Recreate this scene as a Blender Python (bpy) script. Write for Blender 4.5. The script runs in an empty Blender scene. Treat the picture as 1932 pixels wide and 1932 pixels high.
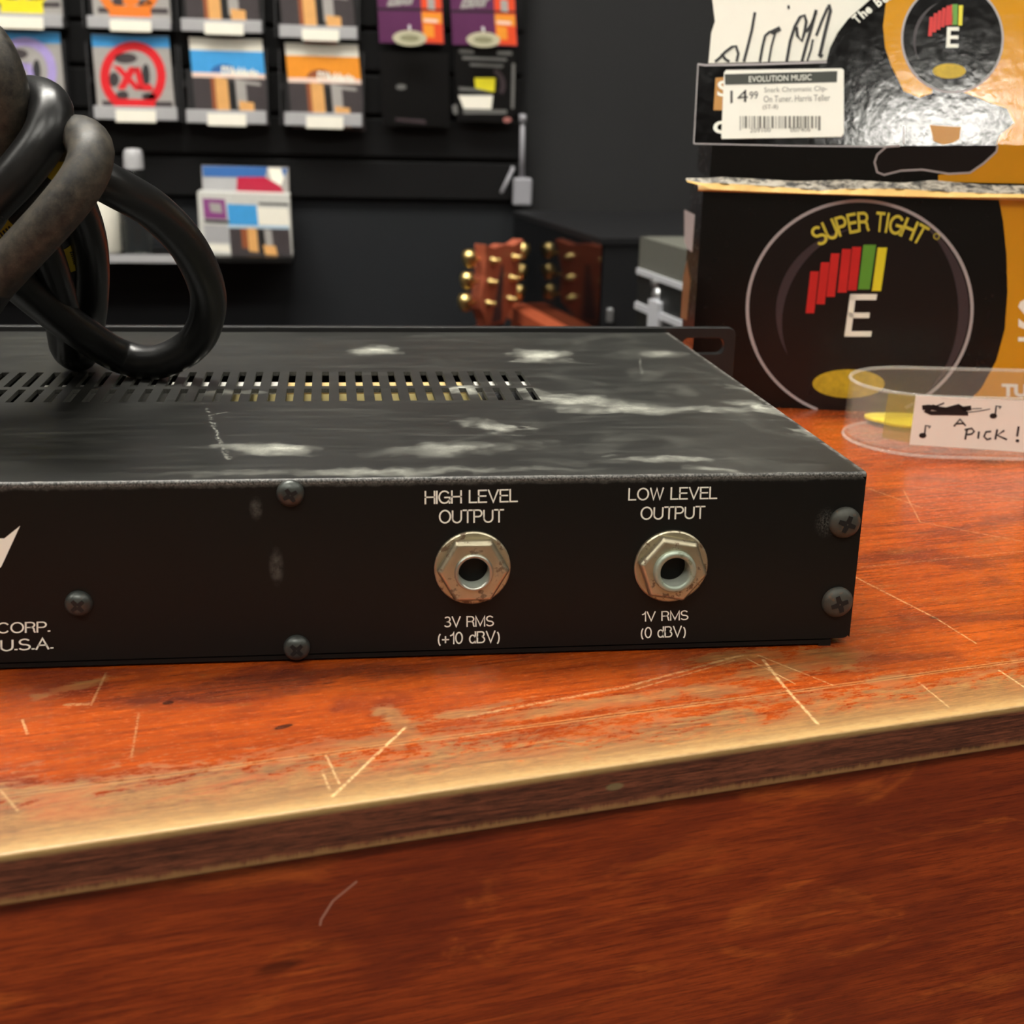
import bpy, bmesh, math, random
from mathutils import Vector, Matrix
random.seed(7)
S = 0.001                                   # everything below is written in millimetres
sc = bpy.context.scene
col = sc.collection

# ------------------------------------------------------------------ camera, world, exposure, ceiling light
YAW, PITCH, ROLL = 0.137238704, 0.301841117, 0.0250601421
CAM = Vector((-120.434561, -279.259892, 122.557579)); FPX = 2496.95955
_f = Vector((math.sin(YAW)*math.cos(PITCH), math.cos(YAW)*math.cos(PITCH), -math.sin(PITCH)))
_r0 = Vector((math.cos(YAW), -math.sin(YAW), 0)); _u0 = _r0.cross(_f)
_c, _s = math.cos(ROLL), math.sin(ROLL)
_r = _c*_r0 + _s*_u0; _u = -_s*_r0 + _c*_u0
cd = bpy.data.cameras.new('camera'); cam = bpy.data.objects.new('camera', cd); col.objects.link(cam)
cam.matrix_world = Matrix(((_r.x, _u.x, -_f.x, CAM.x*S), (_r.y, _u.y, -_f.y, CAM.y*S), (_r.z, _u.z, -_f.z, CAM.z*S), (0, 0, 0, 1)))
cd.sensor_width = 36; cd.sensor_fit = 'HORIZONTAL'; cd.lens = 36*FPX/1932
cd.clip_start = 0.01; cd.clip_end = 50
cd.dof.use_dof = True; cd.dof.focus_distance = 0.335; cd.dof.aperture_fstop = cd.lens/1.75
sc.camera = cam
w = bpy.data.worlds.new('world'); sc.world = w; w.use_nodes = True
w.node_tree.nodes['Background'].inputs[0].default_value = (1, .93, .82, 1)
w.node_tree.nodes['Background'].inputs[1].default_value = 0.05
sc.view_settings.view_transform = 'Standard'; sc.view_settings.look = 'None'
sc.view_settings.gamma = 1; sc.view_settings.use_curve_mapping = False
sc.view_settings.exposure = 0.2
LAMP_COLOR = (1.0, .965, .88)
LAMPS = [(-1000, 100, 2.5), (1000, 150, 2.), (-700, -1300, 11.), (900, -1150, 6.), (-420, 560, 27.), (2100, -500, 5.), (-2100, -500, 7.), (255, -2200, 85., 190, 75)]   # x, y, strength, half sizes
CEIL = 1700

# ------------------------------------------------------------------ geometry helpers
def ray(x, y): return _r*((x-966)/FPX) + _u*((966-y)/FPX) + _f
def at_depth(x, y, d): return CAM + ray(x, y)*d
def at_z(x, y, z=0.): d = ray(x, y); return CAM + d*((z-CAM.z)/d.z)
def at_y(x, y, v): d = ray(x, y); return CAM + d*((v-CAM.y)/d.y)
class Plane:
    def __init__(s, o, n): s.o = Vector(o); s.n = Vector(n).normalized()
    def __call__(s, x, y, off=0.):
        o = s.o + s.n*off; d = ray(x, y)
        return CAM + d*((o-CAM).dot(s.n)/d.dot(s.n))

def arc_(cx, cy, rx, ry, a0, a1, n=14): return [(cx+rx*math.cos(math.radians(a0+(a1-a0)*k/n)), cy+ry*math.sin(math.radians(a0+(a1-a0)*k/n))) for k in range(n+1)]
_bowl = lambda w, y0, y1, x=.34: [(0, y1), (x, y1)]+arc_(x, (y0+y1)/2, w-x, (y1-y0)/2, 90, -90)[1:]+[(0, y0)]
_S = lambda x: arc_(.31, .745, .29, .255, 25, 270)+arc_(.31, .245, .32, .245, 90, -160)[1:]
GL = {'H': (.7, [[(0, 0), (0, 1)], [(.7, 0), (.7, 1)], [(0, .52), (.7, .52)]]), 'I': (0, [[(0, 0), (0, 1)]]), 'L': (.52, [[(0, 1), (0, 0), (.52, 0)]]),
      'E': (.58, [[(.57, 1), (0, 1), (0, 0), (.58, 0)], [(0, .52), (.53, .52)]]), 'V': (.72, [[(0, 1), (.36, 0), (.72, 1)]]), 'O': (.84, [arc_(.42, .5, .42, .51, 0, 360, 32)]),
      'G': (.8, [arc_(.41, .5, .41, .51, 38, 330, 24)+[(.8, .12)], [(.45, .47), (.8, .47), (.8, 0)]]), 'C': (.78, [arc_(.41, .5, .41, .51, 38, 322, 24)]),
      'U': (.68, [[(0, 1), (0, .34)]+arc_(.34, .34, .34, .35, 180, 360)+[(.68, 1)]]), 'T': (.66, [[(0, 1), (.66, 1)], [(.33, 1), (.33, 0)]]), 'P': (.6, [[(0, 0), (0, 1)], _bowl(.6, .46, 1)]),
      'R': (.64, [[(0, 0), (0, 1)], _bowl(.61, .48, 1), [(.38, .48), (.5, .44), (.57, .34), (.59, .1), (.64, 0)]]), 'B': (.62, [[(0, 0), (0, 1)], _bowl(.57, .53, 1), _bowl(.62, 0, .53)]), 'D': (.7, [[(0, 0), (0, 1)], _bowl(.7, 0, 1, .25)]),
      'W': (1.0, [[(0, 1), (.25, 0), (.5, .97), (.75, 0), (1, 1)]]), 'M': (.8, [[(0, 0), (0, 1), (.4, .06), (.8, 1), (.8, 0)]]), 'N': (.7, [[(0, 0), (0, 1), (.7, 0), (.7, 1)]]), 'A': (.72, [[(0, 0), (.36, 1), (.72, 0)], [(.13, .36), (.59, .36)]]),
      'S': (.62, [_S(0)]), 'K': (.64, [[(0, 0), (0, 1)], [(.62, 1), (0, .38)], [(.22, .58), (.64, 0)]]), '1': (.3, [[(.04, .74), (.2, .8), (.3, 1), (.3, 0)]]), '0': (.56, [arc_(.28, .5, .28, .5, 0, 360, 28)]),
      '3': (.54, [arc_(.26, .75, .24, .25, 150, -90)+arc_(.26, .25, .29, .25, 90, -150)[1:]]), 'd': (.5, [arc_(.25, .35, .25, .36, 0, 360, 24), [(.5, 1), (.5, 0)]]), '.': (.06, [[(.0, .05), (.07, .05)]]),
      '+': (.5, [[(0, .38), (.5, .38)], [(.25, .12), (.25, .64)]]), '(': (.2, [arc_(.42, .38, .4, .68, 128, 232)]), ')': (.2, [arc_(-.2, .38, .4, .68, 52, -52)]), ' ': (.3, [])}
def stroke_mesh(t, wd):                         # monoline sans serif lettering
    vs = []; fs = []; x = 0; wd /= 2
    for ch in t:
        w_, strokes = GL[ch]
        for L in strokes:
            n = len(L); cyc = n > 20 and math.dist(L[0], L[-1]) < .01; b = len(vs)
            for i, p in enumerate(L):
                a = L[i-1] if i else (L[-2] if cyc else None); c = L[i+1] if i < n-1 else (L[1] if cyc else None)
                d1 = Vector((p[0]-a[0], p[1]-a[1])).normalized() if a else None; d2 = Vector((c[0]-p[0], c[1]-p[1])).normalized() if c else None
                q = Vector(p)
                if d1 is None: q = q-d2*(wd if n < 12 else 0); d = d2; k = 1
                elif d2 is None: q = q+d1*(wd if n < 12 else 0); d = d1; k = 1
                else: d = (d1+d2).normalized() if (d1+d2).length > .05 else d1; k = min(2.2, 1/max(.2, d.dot(d1)))
                nn = Vector((-d.y, d.x))*wd*k; vs += [(x+q.x+nn.x, q.y+nn.y), (x+q.x-nn.x, q.y-nn.y)]
            fs += [(b+2*k, b+2*k+1, b+2*k+3, b+2*k+2) for k in range(n-1)]
        x += w_+.175
    return vs, fs
_tc = {}
def text_mesh(t, bold=0., shear=0., stroke=0.):
    k = (t, bold, shear, stroke)
    if k not in _tc and stroke:
        vs, fs = stroke_mesh(t, stroke)
        x0 = min(v[0] for v in vs); x1 = max(v[0] for v in vs); y0 = min(v[1] for v in vs); y1 = max(v[1] for v in vs)
        _tc[k] = ([((a-x0)/(x1-x0), (b-y0)/(y1-y0)) for a, b in vs], fs)
    if k not in _tc:
        c = bpy.data.curves.new('t', 'FONT'); c.body = t; c.size = 1; c.offset = bold; c.shear = shear; c.resolution_u = 3
        o = bpy.data.objects.new('t', c); col.objects.link(o)
        bpy.context.view_layer.update()
        me = bpy.data.meshes.new_from_object(o.evaluated_get(bpy.context.evaluated_depsgraph_get()))
        vs = [(v.co.x, v.co.y) for v in me.vertices]; fs = [tuple(p.vertices) for p in me.polygons]
        bpy.data.objects.remove(o); bpy.data.curves.remove(c); bpy.data.meshes.remove(me)
        x0 = min(v[0] for v in vs); x1 = max(v[0] for v in vs); y0 = min(v[1] for v in vs); y1 = max(v[1] for v in vs)
        _tc[k] = ([((a-x0)/(x1-x0+1e-9), (b-y0)/(y1-y0+1e-9)) for a, b in vs], fs)
    return _tc[k]

class MB:
    def __init__(s): s.v = []; s.f = []; s.m = []; s.mats = []; s.sm = []
    def mi(s, m):
        if m not in s.mats: s.mats.append(m)
        return s.mats.index(m)
    def add(s, vs, fs, m, smooth=False):
        b = len(s.v); i = s.mi(m); s.v += [Vector(v) for v in vs]
        for f in fs: s.f.append(tuple(b+k for k in f)); s.m.append(i); s.sm.append(smooth)
    def box(s, a, b, m, M=None):
        vs = [Vector((x, y, z)) for z in (a[2], b[2]) for y in (a[1], b[1]) for x in (a[0], b[0])]
        if M is not None: vs = [M @ v for v in vs]
        s.add(vs, [(0, 2, 3, 1), (4, 5, 7, 6), (0, 1, 5, 4), (2, 6, 7, 3), (0, 4, 6, 2), (1, 3, 7, 5)], m)
    def prism(s, pts, d, m, side=None):       # polygon (3-D points, anticlockwise seen from outside) pushed back by vector d
        n = len(pts); pts = [Vector(p) for p in pts]; d = Vector(d)
        s.add(pts + [p+d for p in pts], [tuple(range(n)), tuple(range(2*n-1, n-1, -1))], m)
        s.add(pts + [p+d for p in pts], [(k, k+n, (k+1) % n+n, (k+1) % n) for k in range(n)], side or m)
    def lathe(s, prof, o, ax, m, n=32, smooth=True, ref=None, rot=0.):   # prof: (radius, height) along ax
        ax = Vector(ax).normalized(); ref = Vector(ref or ((0, 0, 1) if abs(ax.z) < .9 else (1, 0, 0)))
        e1 = (ref-ax*ref.dot(ax)).normalized(); e2 = ax.cross(e1); o = Vector(o); vs = []
        for r, h in prof:
            for k in range(n):
                a = 2*math.pi*k/n+rot; vs.append(o+ax*h+(e1*math.cos(a)+e2*math.sin(a))*r)
        fs = [(j*n+k, j*n+(k+1) % n, (j+1)*n+(k+1) % n, (j+1)*n+k) for j in range(len(prof)-1) for k in range(n)]
        s.add(vs, fs, m, smooth)
    def tube(s, pts, r, m, n=12, caps=True):
        pts = [Vector(p) for p in pts]; rs = r if isinstance(r, (list, tuple)) else [r]*len(pts)
        t0 = (pts[1]-pts[0]).normalized(); e = t0.orthogonal().normalized(); vs = []
        for i, p in enumerate(pts):
            t = (pts[min(i+1, len(pts)-1)]-pts[max(i-1, 0)]).normalized()
            e = (e-t*e.dot(t)).normalized(); b = t.cross(e)
            vs += [p+(e*math.cos(2*math.pi*k/n)+b*math.sin(2*math.pi*k/n))*rs[i] for k in range(n)]
        fs = [(j*n+k, j*n+(k+1) % n, (j+1)*n+(k+1) % n, (j+1)*n+k) for j in range(len(pts)-1) for k in range(n)]
        if caps: fs += [tuple(range(n-1, -1, -1)), tuple((len(pts)-1)*n+k for k in range(n))]
        s.add(vs, fs, m, True)
    # flat print on a plane, outlined in photo pixels
    def art(s, pl, pts, m, off): s.add([pl(x, y, off) for x, y in pts], [tuple(range(len(pts)))], m)
    def ell(s, pl, cx, cy, rx, ry, m, off, n=40, a0=0, a1=360):
        s.art(pl, [(cx+rx*math.cos(math.radians(a0+(a1-a0)*k/n)), cy+ry*math.sin(math.radians(a0+(a1-a0)*k/n))) for k in range(n if a1-a0 == 360 else n+1)], m, off)
    def ring(s, pl, cx, cy, rx, ry, wd, m, off, n=64, a0=0, a1=360, taper=False):
        vs = []
        for k in range(n+1):
            a = math.radians(a0+(a1-a0)*k/n); ww = wd*(math.sin(math.pi*k/n) if taper else 1)
            vs += [pl(cx+(rx-ww)*math.cos(a), cy+(ry-ww)*math.sin(a), off), pl(cx+rx*math.cos(a), cy+ry*math.sin(a), off)]
        s.add(vs, [(2*k, 2*k+1, 2*k+3, 2*k+2) for k in range(n)], m)
    def line(s, pl, pts, wd, m, off):          # brush stroke
        n = len(pts); vs = []
        for i, (x, y) in enumerate(pts):
            a = pts[max(i-1, 0)]; b = pts[min(i+1, n-1)]; L = math.hypot(b[0]-a[0], b[1]-a[1]) or 1
            nx, ny = -(b[1]-a[1])/L*wd/2, (b[0]-a[0])/L*wd/2
            vs += [pl(x+nx, y+ny, off), pl(x-nx, y-ny, off)]
        s.add(vs, [(2*k, 2*k+1, 2*k+3, 2*k+2) for k in range(n-1)], m)
    def text(s, pl, t, bl, br, tl, m, off, bold=0., shear=0., stroke=0.):   # pixel corners: bottom left, bottom right, top left
        vs, fs = text_mesh(t, bold, shear, stroke)
        s.add([pl(bl[0]+(br[0]-bl[0])*a+(tl[0]-bl[0])*b, bl[1]+(br[1]-bl[1])*a+(tl[1]-bl[1])*b, off) for a, b in vs], fs, m)
    def build(s, name, parent=None, origin=None, bevel=0., recalc=True):
        org = Vector(ORG[parent.name]) if parent else Vector(origin or (0, 0, 0))
        me = bpy.data.meshes.new(name); me.from_pydata([(v-org)*S for v in s.v], [], s.f)
        for m in s.mats: me.materials.append(m)
        me.polygons.foreach_set('material_index', s.m); me.polygons.foreach_set('use_smooth', s.sm); me.update()
        o = bpy.data.objects.new(name, me); col.objects.link(o); ORG[o.name] = org
        if parent: o.parent = parent
        else: o.location = org*S
        if bevel:
            b = o.modifiers.new('b', 'BEVEL'); b.width = bevel*S; b.segments = 3; b.limit_method = 'ANGLE'; b.harden_normals = False
        return o
ORG = {}
def tag(o, label, cat, group=None):
    o['label'] = label; o['category'] = cat
    if group: o['group'] = group
    return o
def thing(name, label, cat, loc, group=None):
    o = bpy.data.objects.new(name, None); col.objects.link(o); o.location = Vector(loc)*S; o.empty_display_size = .01
    ORG[o.name] = Vector(loc); return tag(o, label, cat, group)
def struct(o): o['kind'] = 'structure'; return o
def cat_rom(pts, n=8):
    pts = [Vector(p) for p in pts]; P = [2*pts[0]-pts[1]]+pts+[2*pts[-1]-pts[-2]]; out = []
    for i in range(1, len(P)-2):
        a, b, c, d = P[i-1:i+3]
        for k in range(n):
            t = k/n; out.append(.5*((2*b)+(c-a)*t+(2*a-5*b+4*c-d)*t*t+(3*b-a-3*c+d)*t**3))
    return out+[pts[-1]]
def holed(outer, holes, depth, M, m, mb, bevel=0.):  # plate with holes from 2-D outlines; M maps (x, y, z) to the place
    c = bpy.data.curves.new('c', 'CURVE'); c.dimensions = '2D'; c.fill_mode = 'BOTH'; c.extrude = depth/2; c.bevel_depth = bevel
    for L in [outer]+holes:
        sp = c.splines.new('POLY'); sp.points.add(len(L)-1); sp.use_cyclic_u = True
        for p, q in zip(sp.points, L): p.co = (q[0], q[1], 0, 1)
    o = bpy.data.objects.new('c', c); col.objects.link(o); bpy.context.view_layer.update()
    me = bpy.data.meshes.new_from_object(o.evaluated_get(bpy.context.evaluated_depsgraph_get()))
    mb.add([M @ v.co for v in me.vertices], [tuple(p.vertices) for p in me.polygons], m)
    bpy.data.objects.remove(o); bpy.data.curves.remove(c); bpy.data.meshes.remove(me)
def rrect(x0, y0, x1, y1, r, n=6):
    out = []
    for cx, cy, a in ((x1-r, y1-r, 0), (x0+r, y1-r, 90), (x0+r, y0+r, 180), (x1-r, y0+r, 270)):
        out += [(cx+r*math.cos(math.radians(a+90*k/n)), cy+r*math.sin(math.radians(a+90*k/n))) for k in range(n+1)]
    return out

# ------------------------------------------------------------------ materials (small node language)
class X:                                       # a float or vector socket with arithmetic
    def __init__(s, g, k): s.g = g; s.k = k
    def _m(s, op, o=None, rev=False, clamp=False):
        n = s.g.nt.nodes.new('ShaderNodeMath'); n.operation = op; n.use_clamp = clamp
        a, b = (o, s) if rev else (s, o)
        for i, q in enumerate((a, b)):
            if q is None: continue
            if isinstance(q, X): s.g.nt.links.new(q.k, n.inputs[i])
            else: n.inputs[i].default_value = q
        return X(s.g, n.outputs[0])
    def __add__(s, o): return s._m('ADD', o)
    __radd__ = __add__
    def __sub__(s, o): return s._m('SUBTRACT', o)
    def __rsub__(s, o): return s._m('SUBTRACT', o, True)
    def __mul__(s, o): return s._m('MULTIPLY', o)
    __rmul__ = __mul__
    def __truediv__(s, o): return s._m('DIVIDE', o)
    def sq(s): return s._m('MULTIPLY', s)
    def sqrt(s): return s._m('SQRT')
    def abs(s): return s._m('ABSOLUTE')
    def clamp(s): return s._m('ADD', 0., clamp=True)
    def max(s, o): return s._m('MAXIMUM', o)
    def min(s, o): return s._m('MINIMUM', o)
    def pow(s, o): return s._m('POWER', o)
class G:
    def __init__(s, name):
        s.mat = bpy.data.materials.new(name); s.mat.use_nodes = True; s.nt = s.mat.node_tree; s.b = s.nt.nodes['Principled BSDF']
    def coord(s):                              # object space, millimetres
        t = s.nt.nodes.new('ShaderNodeTexCoord'); q = s.nt.nodes.new('ShaderNodeSeparateXYZ'); s.nt.links.new(t.outputs['Object'], q.inputs[0])
        return [X(s, q.outputs[i])*1000. for i in range(3)]
    def vec(s, x, y, z):
        n = s.nt.nodes.new('ShaderNodeCombineXYZ')
        for i, q in enumerate((x, y, z)):
            if isinstance(q, X): s.nt.links.new(q.k, n.inputs[i])
            else: n.inputs[i].default_value = q
        return X(s, n.outputs[0])
    def noise(s, v, scale=1., detail=4., rough=.55, dist=0.):
        n = s.nt.nodes.new('ShaderNodeTexNoise'); s.nt.links.new(v.k, n.inputs['Vector'])
        n.inputs['Scale'].default_value = scale; n.inputs['Detail'].default_value = detail; n.inputs['Roughness'].default_value = rough; n.inputs['Distortion'].default_value = dist
        return X(s, n.outputs[0])
    def step(s, x, a, b):                      # smooth 0..1 between a and b
        n = s.nt.nodes.new('ShaderNodeMapRange'); n.interpolation_type = 'SMOOTHSTEP'; s.nt.links.new(x.k, n.inputs[0])
        lo, hi, t0, t1 = (a, b, 0, 1) if a < b else (b, a, 1, 0)
        for i, q in zip((1, 2, 3, 4), (lo, hi, t0, t1)): n.inputs[i].default_value = q
        return X(s, n.outputs[0])
    def mix(s, f, a, b):
        n = s.nt.nodes.new('ShaderNodeMix'); n.data_type = 'RGBA'
        if isinstance(f, X): s.nt.links.new(f.k, n.inputs[0])
        else: n.inputs[0].default_value = f
        for i, q in ((6, a), (7, b)):
            if isinstance(q, X): s.nt.links.new(q.k, n.inputs[i])
            else: n.inputs[i].default_value = (*q, 1)
        return X(s, n.outputs[2])
    def seg(s, x, y, a, b, wd, soft=None):     # 1 on the stroke a-b
        dx, dy = b[0]-a[0], b[1]-a[1]; L2 = dx*dx+dy*dy
        t = (((x-a[0])*dx+(y-a[1])*dy)*(1/L2)).clamp()
        d = ((x-a[0]-t*dx).sq()+(y-a[1]-t*dy).sq()).sqrt()
        return s.step(d, wd+(soft if soft is not None else wd), wd*.3)
    def blob(s, x, y, cx, cy, rx, ry, ang=0.):  # soft ellipse, 1 at the centre, 0 at its rim
        c, q = math.cos(math.radians(ang)), math.sin(math.radians(ang))
        u = ((x-cx)*c+(y-cy)*q)*(1/rx); v = ((y-cy)*c-(x-cx)*q)*(1/ry)
        return (1.-(u.sq()+v.sq()).sqrt()).max(0.)
    def set(s, **k):
        for q, v in k.items():
            i = s.b.inputs[q.replace('_', ' ')]
            if isinstance(v, X): s.nt.links.new(v.k, i)
            elif isinstance(v, (tuple, list)): i.default_value = (*v, 1)[:len(i.default_value)]
            else: i.default_value = v
        return s
    def bump(s, h, strength=.2, dist=.0002):
        n = s.nt.nodes.new('ShaderNodeBump'); n.inputs['Strength'].default_value = strength; n.inputs['Distance'].default_value = dist
        s.nt.links.new(h.k, n.inputs['Height']); s.nt.links.new(n.outputs[0], s.b.inputs['Normal']); return s
def lin(r, g, b): return tuple((c/255/12.92 if c <= 10 else ((c/255+.055)/1.055)**2.4) for c in (r, g, b))
def plain(name, c, rough=.5, metal=0., var=.12, scale=.15, bump=0., bscale=.5, **k):
    g = G(name); x, y, z = g.coord(); v = g.vec(x, y, z); n = g.noise(v, scale, 5)
    g.set(Base_Color=g.mix(n, tuple(q*(1-var) for q in c), tuple(min(1, q*(1+var)) for q in c)), Roughness=g.noise(v, scale*2, 3)*.14+(rough-.07), Metallic=metal, **k)
    if bump: g.bump(g.noise(v, bscale, 4), bump)
    return g.mat

# ---- counter wood. u runs along the front edge, v away from it
E0 = at_z(960, 1473); EA, EB = at_z(0, 1620), at_z(1932, 1336)
eu = (EB-EA).normalized(); ev = Vector((-eu.y, eu.x, 0))          # ev points away from the camera
EANG = math.atan2(eu.y, eu.x)
def uv_of(px, py, z=0.): p = at_z(px, py, z)-E0; return (p.dot(eu), p.dot(ev))
def counter_wood():
    g = G('worn_varnished_wood'); x, y, z = g.coord()             # worktop mesh is laid out in (u, v, z)
    grain = g.noise(g.vec(x*.04+3.3, y*.85+1.7, z*1.1+.37), 1., 9, .7, .5); fine = g.noise(g.vec(x*.3, y*2.6, z*3.), 1., 6, .75)
    blot = g.noise(g.vec(x*.022, y*.05, z), 1., 5, .6, .6); blot2 = g.noise(g.vec(x*.06+40., y*.16, 0.), 1., 6, .65, .5)
    base = g.mix(g.step(grain, .3, .7), lin(142, 52, 12), lin(212, 94, 24)); base = g.mix(g.step(blot, .48, .66)*.75, base, lin(112, 42, 26))
    base = g.mix(g.step(fine, .48, .62)*.55, base, lin(104, 38, 16)); base = g.mix(g.step(blot2, .56, .7)*.5, base, lin(150, 88, 42))
    tan = g.mix(g.step(grain, .3, .7), lin(140, 92, 48), lin(196, 146, 82)); tan = g.mix(g.step(fine, .44, .58)*.7, tan, lin(100, 62, 32)); tan = g.mix(g.step(blot2, .46, .62)*g.step(y, 2., 16.)*.65, tan, lin(186, 92, 38))
    patch = g.noise(g.vec(x*.05, y*.11, 0.), 1., 9, .74, 1.2); speck = g.noise(g.vec(x*.35, y*1.1, 0.), 1., 7, .75)
    lim = 15.+(patch-.5)*70.+(speck-.5)*44.+g.step(x, 20., -80.)*7.
    worn = g.step(lim-y, -5., 6.)
    w2 = g.step(patch+g.step(y, 60., 12.)*.16+(speck-.5)*.2, .72, .84)*g.step(y, 75., 25.)
    worn = worn.max(w2*.8)
    isl = None
    for px, py, rx, ry, an in ((1480, 1262, 30, 9, 8), (1330, 1300, 22, 7, 0), (1090, 1335, 34, 5, 0), (1560, 1240, 16, 12, 0), (880, 1345, 26, 4, 8), (745, 1350, 5, 8, 20), (140, 1295, 14, 4, 20), (700, 1400, 40, 5, 0), (1700, 1285, 14, 6, 0), (1400, 1240, 22, 6, 0)):
        q = g.blob(x, y, *uv_of(px, py), rx, ry, an); isl = q if isl is None else isl.max(q)
    worn = worn.max(g.step(isl+(patch-.5)*2.6+(speck-.5)*1.5, .25, .75)*g.step(isl, 0., .3)*.8)
    near = g.step(y+(speck-.5)*7., 4.5, .5)
    worn = worn.max(near)
    c = g.mix(worn*.93, base, tan); c = g.mix(((near*.45+g.step(y, 11., 0.)*.3)*(g.step(fine, .25, .65)*.9+.25)).clamp(), c, lin(222, 184, 120))
    # dark rubbed stain near the unit, seam of the edge board, scratches
    st = g.blob(x, y, *uv_of(500, 1290), 42., 8., 0)*g.step(blot2, .35, .6); c = g.mix((st*2.2).min(.55)*(speck+.4), c, lin(70, 34, 28))
    d = (y-20.3+(g.noise(g.vec(x*.02, 0., 0.), 1., 2)-.5)*1.2).abs()
    c = g.mix(g.step(d, .35, .1)*.55, c, lin(96, 54, 26)); c = g.mix(g.step((d-.5).abs(), .4, .05)*.35, c, lin(226, 176, 110))
    sc_ = None
    def S_(a, b, wd, k=1.):
        nonlocal sc_
        q = g.seg(x, y, uv_of(*a), uv_of(*b), wd)*k; sc_ = q if sc_ is None else sc_.max(q)
    S_((765, 1372), (628, 1502), .28); S_((640, 1478), (615, 1425), .22, .7); S_((622, 1490), (608, 1455), .2, .7)
    S_((1440, 1245), (1480, 1296), .3, .9); S_((1480, 1296), (1543, 1366), .3); S_((1410, 1243), (1500, 1290), .18, .6)
    S_((1430, 1236), (1570, 1292), .2, .45); S_((1400, 1236), (1180, 1296), .35, .5); S_((1180, 1296), (880, 1352), .4, .45); S_((1385, 1246), (1200, 1300), .2, .4)
    S_((1733, 1287), (1790, 1334), .2, .8); S_((1885, 1265), (1932, 1296), .22, .9); S_((0, 1490), (34, 1530), .22, .6)
    S_((1606, 1085), (1765, 1166), .28, .6); S_((1765, 1166), (1842, 1214), .22, .7); S_((1640, 922), (1740, 958), .25, .35)
    S_((1705, 925), (1736, 985), .2, .4); S_((1736, 985), (1932, 1022), .25, .35); S_((1720, 918), (1932, 940), .25, .3)
    S_((1625, 1070), (1930, 1040), .3, .2); S_((200, 1270), (172, 1330), .22, .35); S_((262, 1345), (248, 1430), .2, .35); S_((42, 1358), (52, 1385), .22, .8); S_((125, 1330), (165, 1328), .5, .5)
    sc_ = sc_*g.step(g.noise(g.vec(x*.9, y*.9, 0.), 1., 5, .75), .36, .6)
    c = g.mix(sc_, c, lin(238, 196, 134))
    dk = g.blob(x, y, *uv_of(535, 1371), 2.6, .9, 12).max(g.blob(x, y, *uv_of(317, 1326), 1.4, 1., 0)).max(g.blob(x, y, *uv_of(1762, 1166), 1.3, .7, -25))
    c = g.mix((dk*3.).clamp()*.85, c, lin(38, 18, 12))
    c = g.mix(.22, c, (0., 0., 0.))
    # edge board face
    fmask = g.step(z, -.6, -1.8)
    bandn = g.step(g.noise(g.vec(x*.047+.31, y*.2+.43, z*1.3+.17), 1., 8, .72, .8), .3, .68)
    bfine = g.noise(g.vec(x*.2, y*.3, z*2.3+.6), 1., 6, .75); band = g.mix(bandn, lin(66, 34, 24), lin(146, 82, 56)); band = g.mix(g.step(bfine, .46, .62)*.65, band, lin(40, 22, 16))
    chip = g.blob(x, z, (at_z(1192, 1491)-E0).dot(eu)+1., -4.7, 2.2, .9); band = g.mix((chip*3.).clamp()*.8, band, lin(140, 122, 84))
    low = g.step(z+(speck-.5)*4.4, -7.9, -9.3); band = g.mix(low*.75, band, lin(176, 130, 80))
    c = g.mix(fmask, c, band)
    g.set(Base_Color=c, Roughness=worn*.2+sc_*.1+.16+speck*.2, Coat_Weight=.25, Coat_Roughness=.2)
    g.bump(fine*.5+grain*.5-sc_*.6-worn*.25, .25, .0003); return g.mat
def panel_wood():
    g = G('red_stained_panel_wood'); x, y, z = g.coord()
    gr = g.noise(g.vec(x*.028, .37, z*.55), 1., 9, .7, 1.); fine = g.noise(g.vec(x*.16, .71, z*2.6), 1., 6, .75)
    big = g.noise(g.vec(x*.014, 0., z*.04), 1., 4, .55, 1.); b2_ = g.noise(g.vec(x*.02+9., 0., z*.07), 1., 4, .6, 1.4)
    c = g.mix(g.step(gr, .3, .7), lin(132, 48, 20), lin(188, 80, 32)); c = g.mix(g.step(big, .42, .66)*.6, c, lin(118, 44, 24)); c = g.mix(g.step(b2_, .56, .7)*.45, c, lin(226, 112, 44))
    c = g.mix(g.step(fine, .47, .62)*.5, c, lin(88, 30, 14))
    return g, c, fine, x, z
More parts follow.
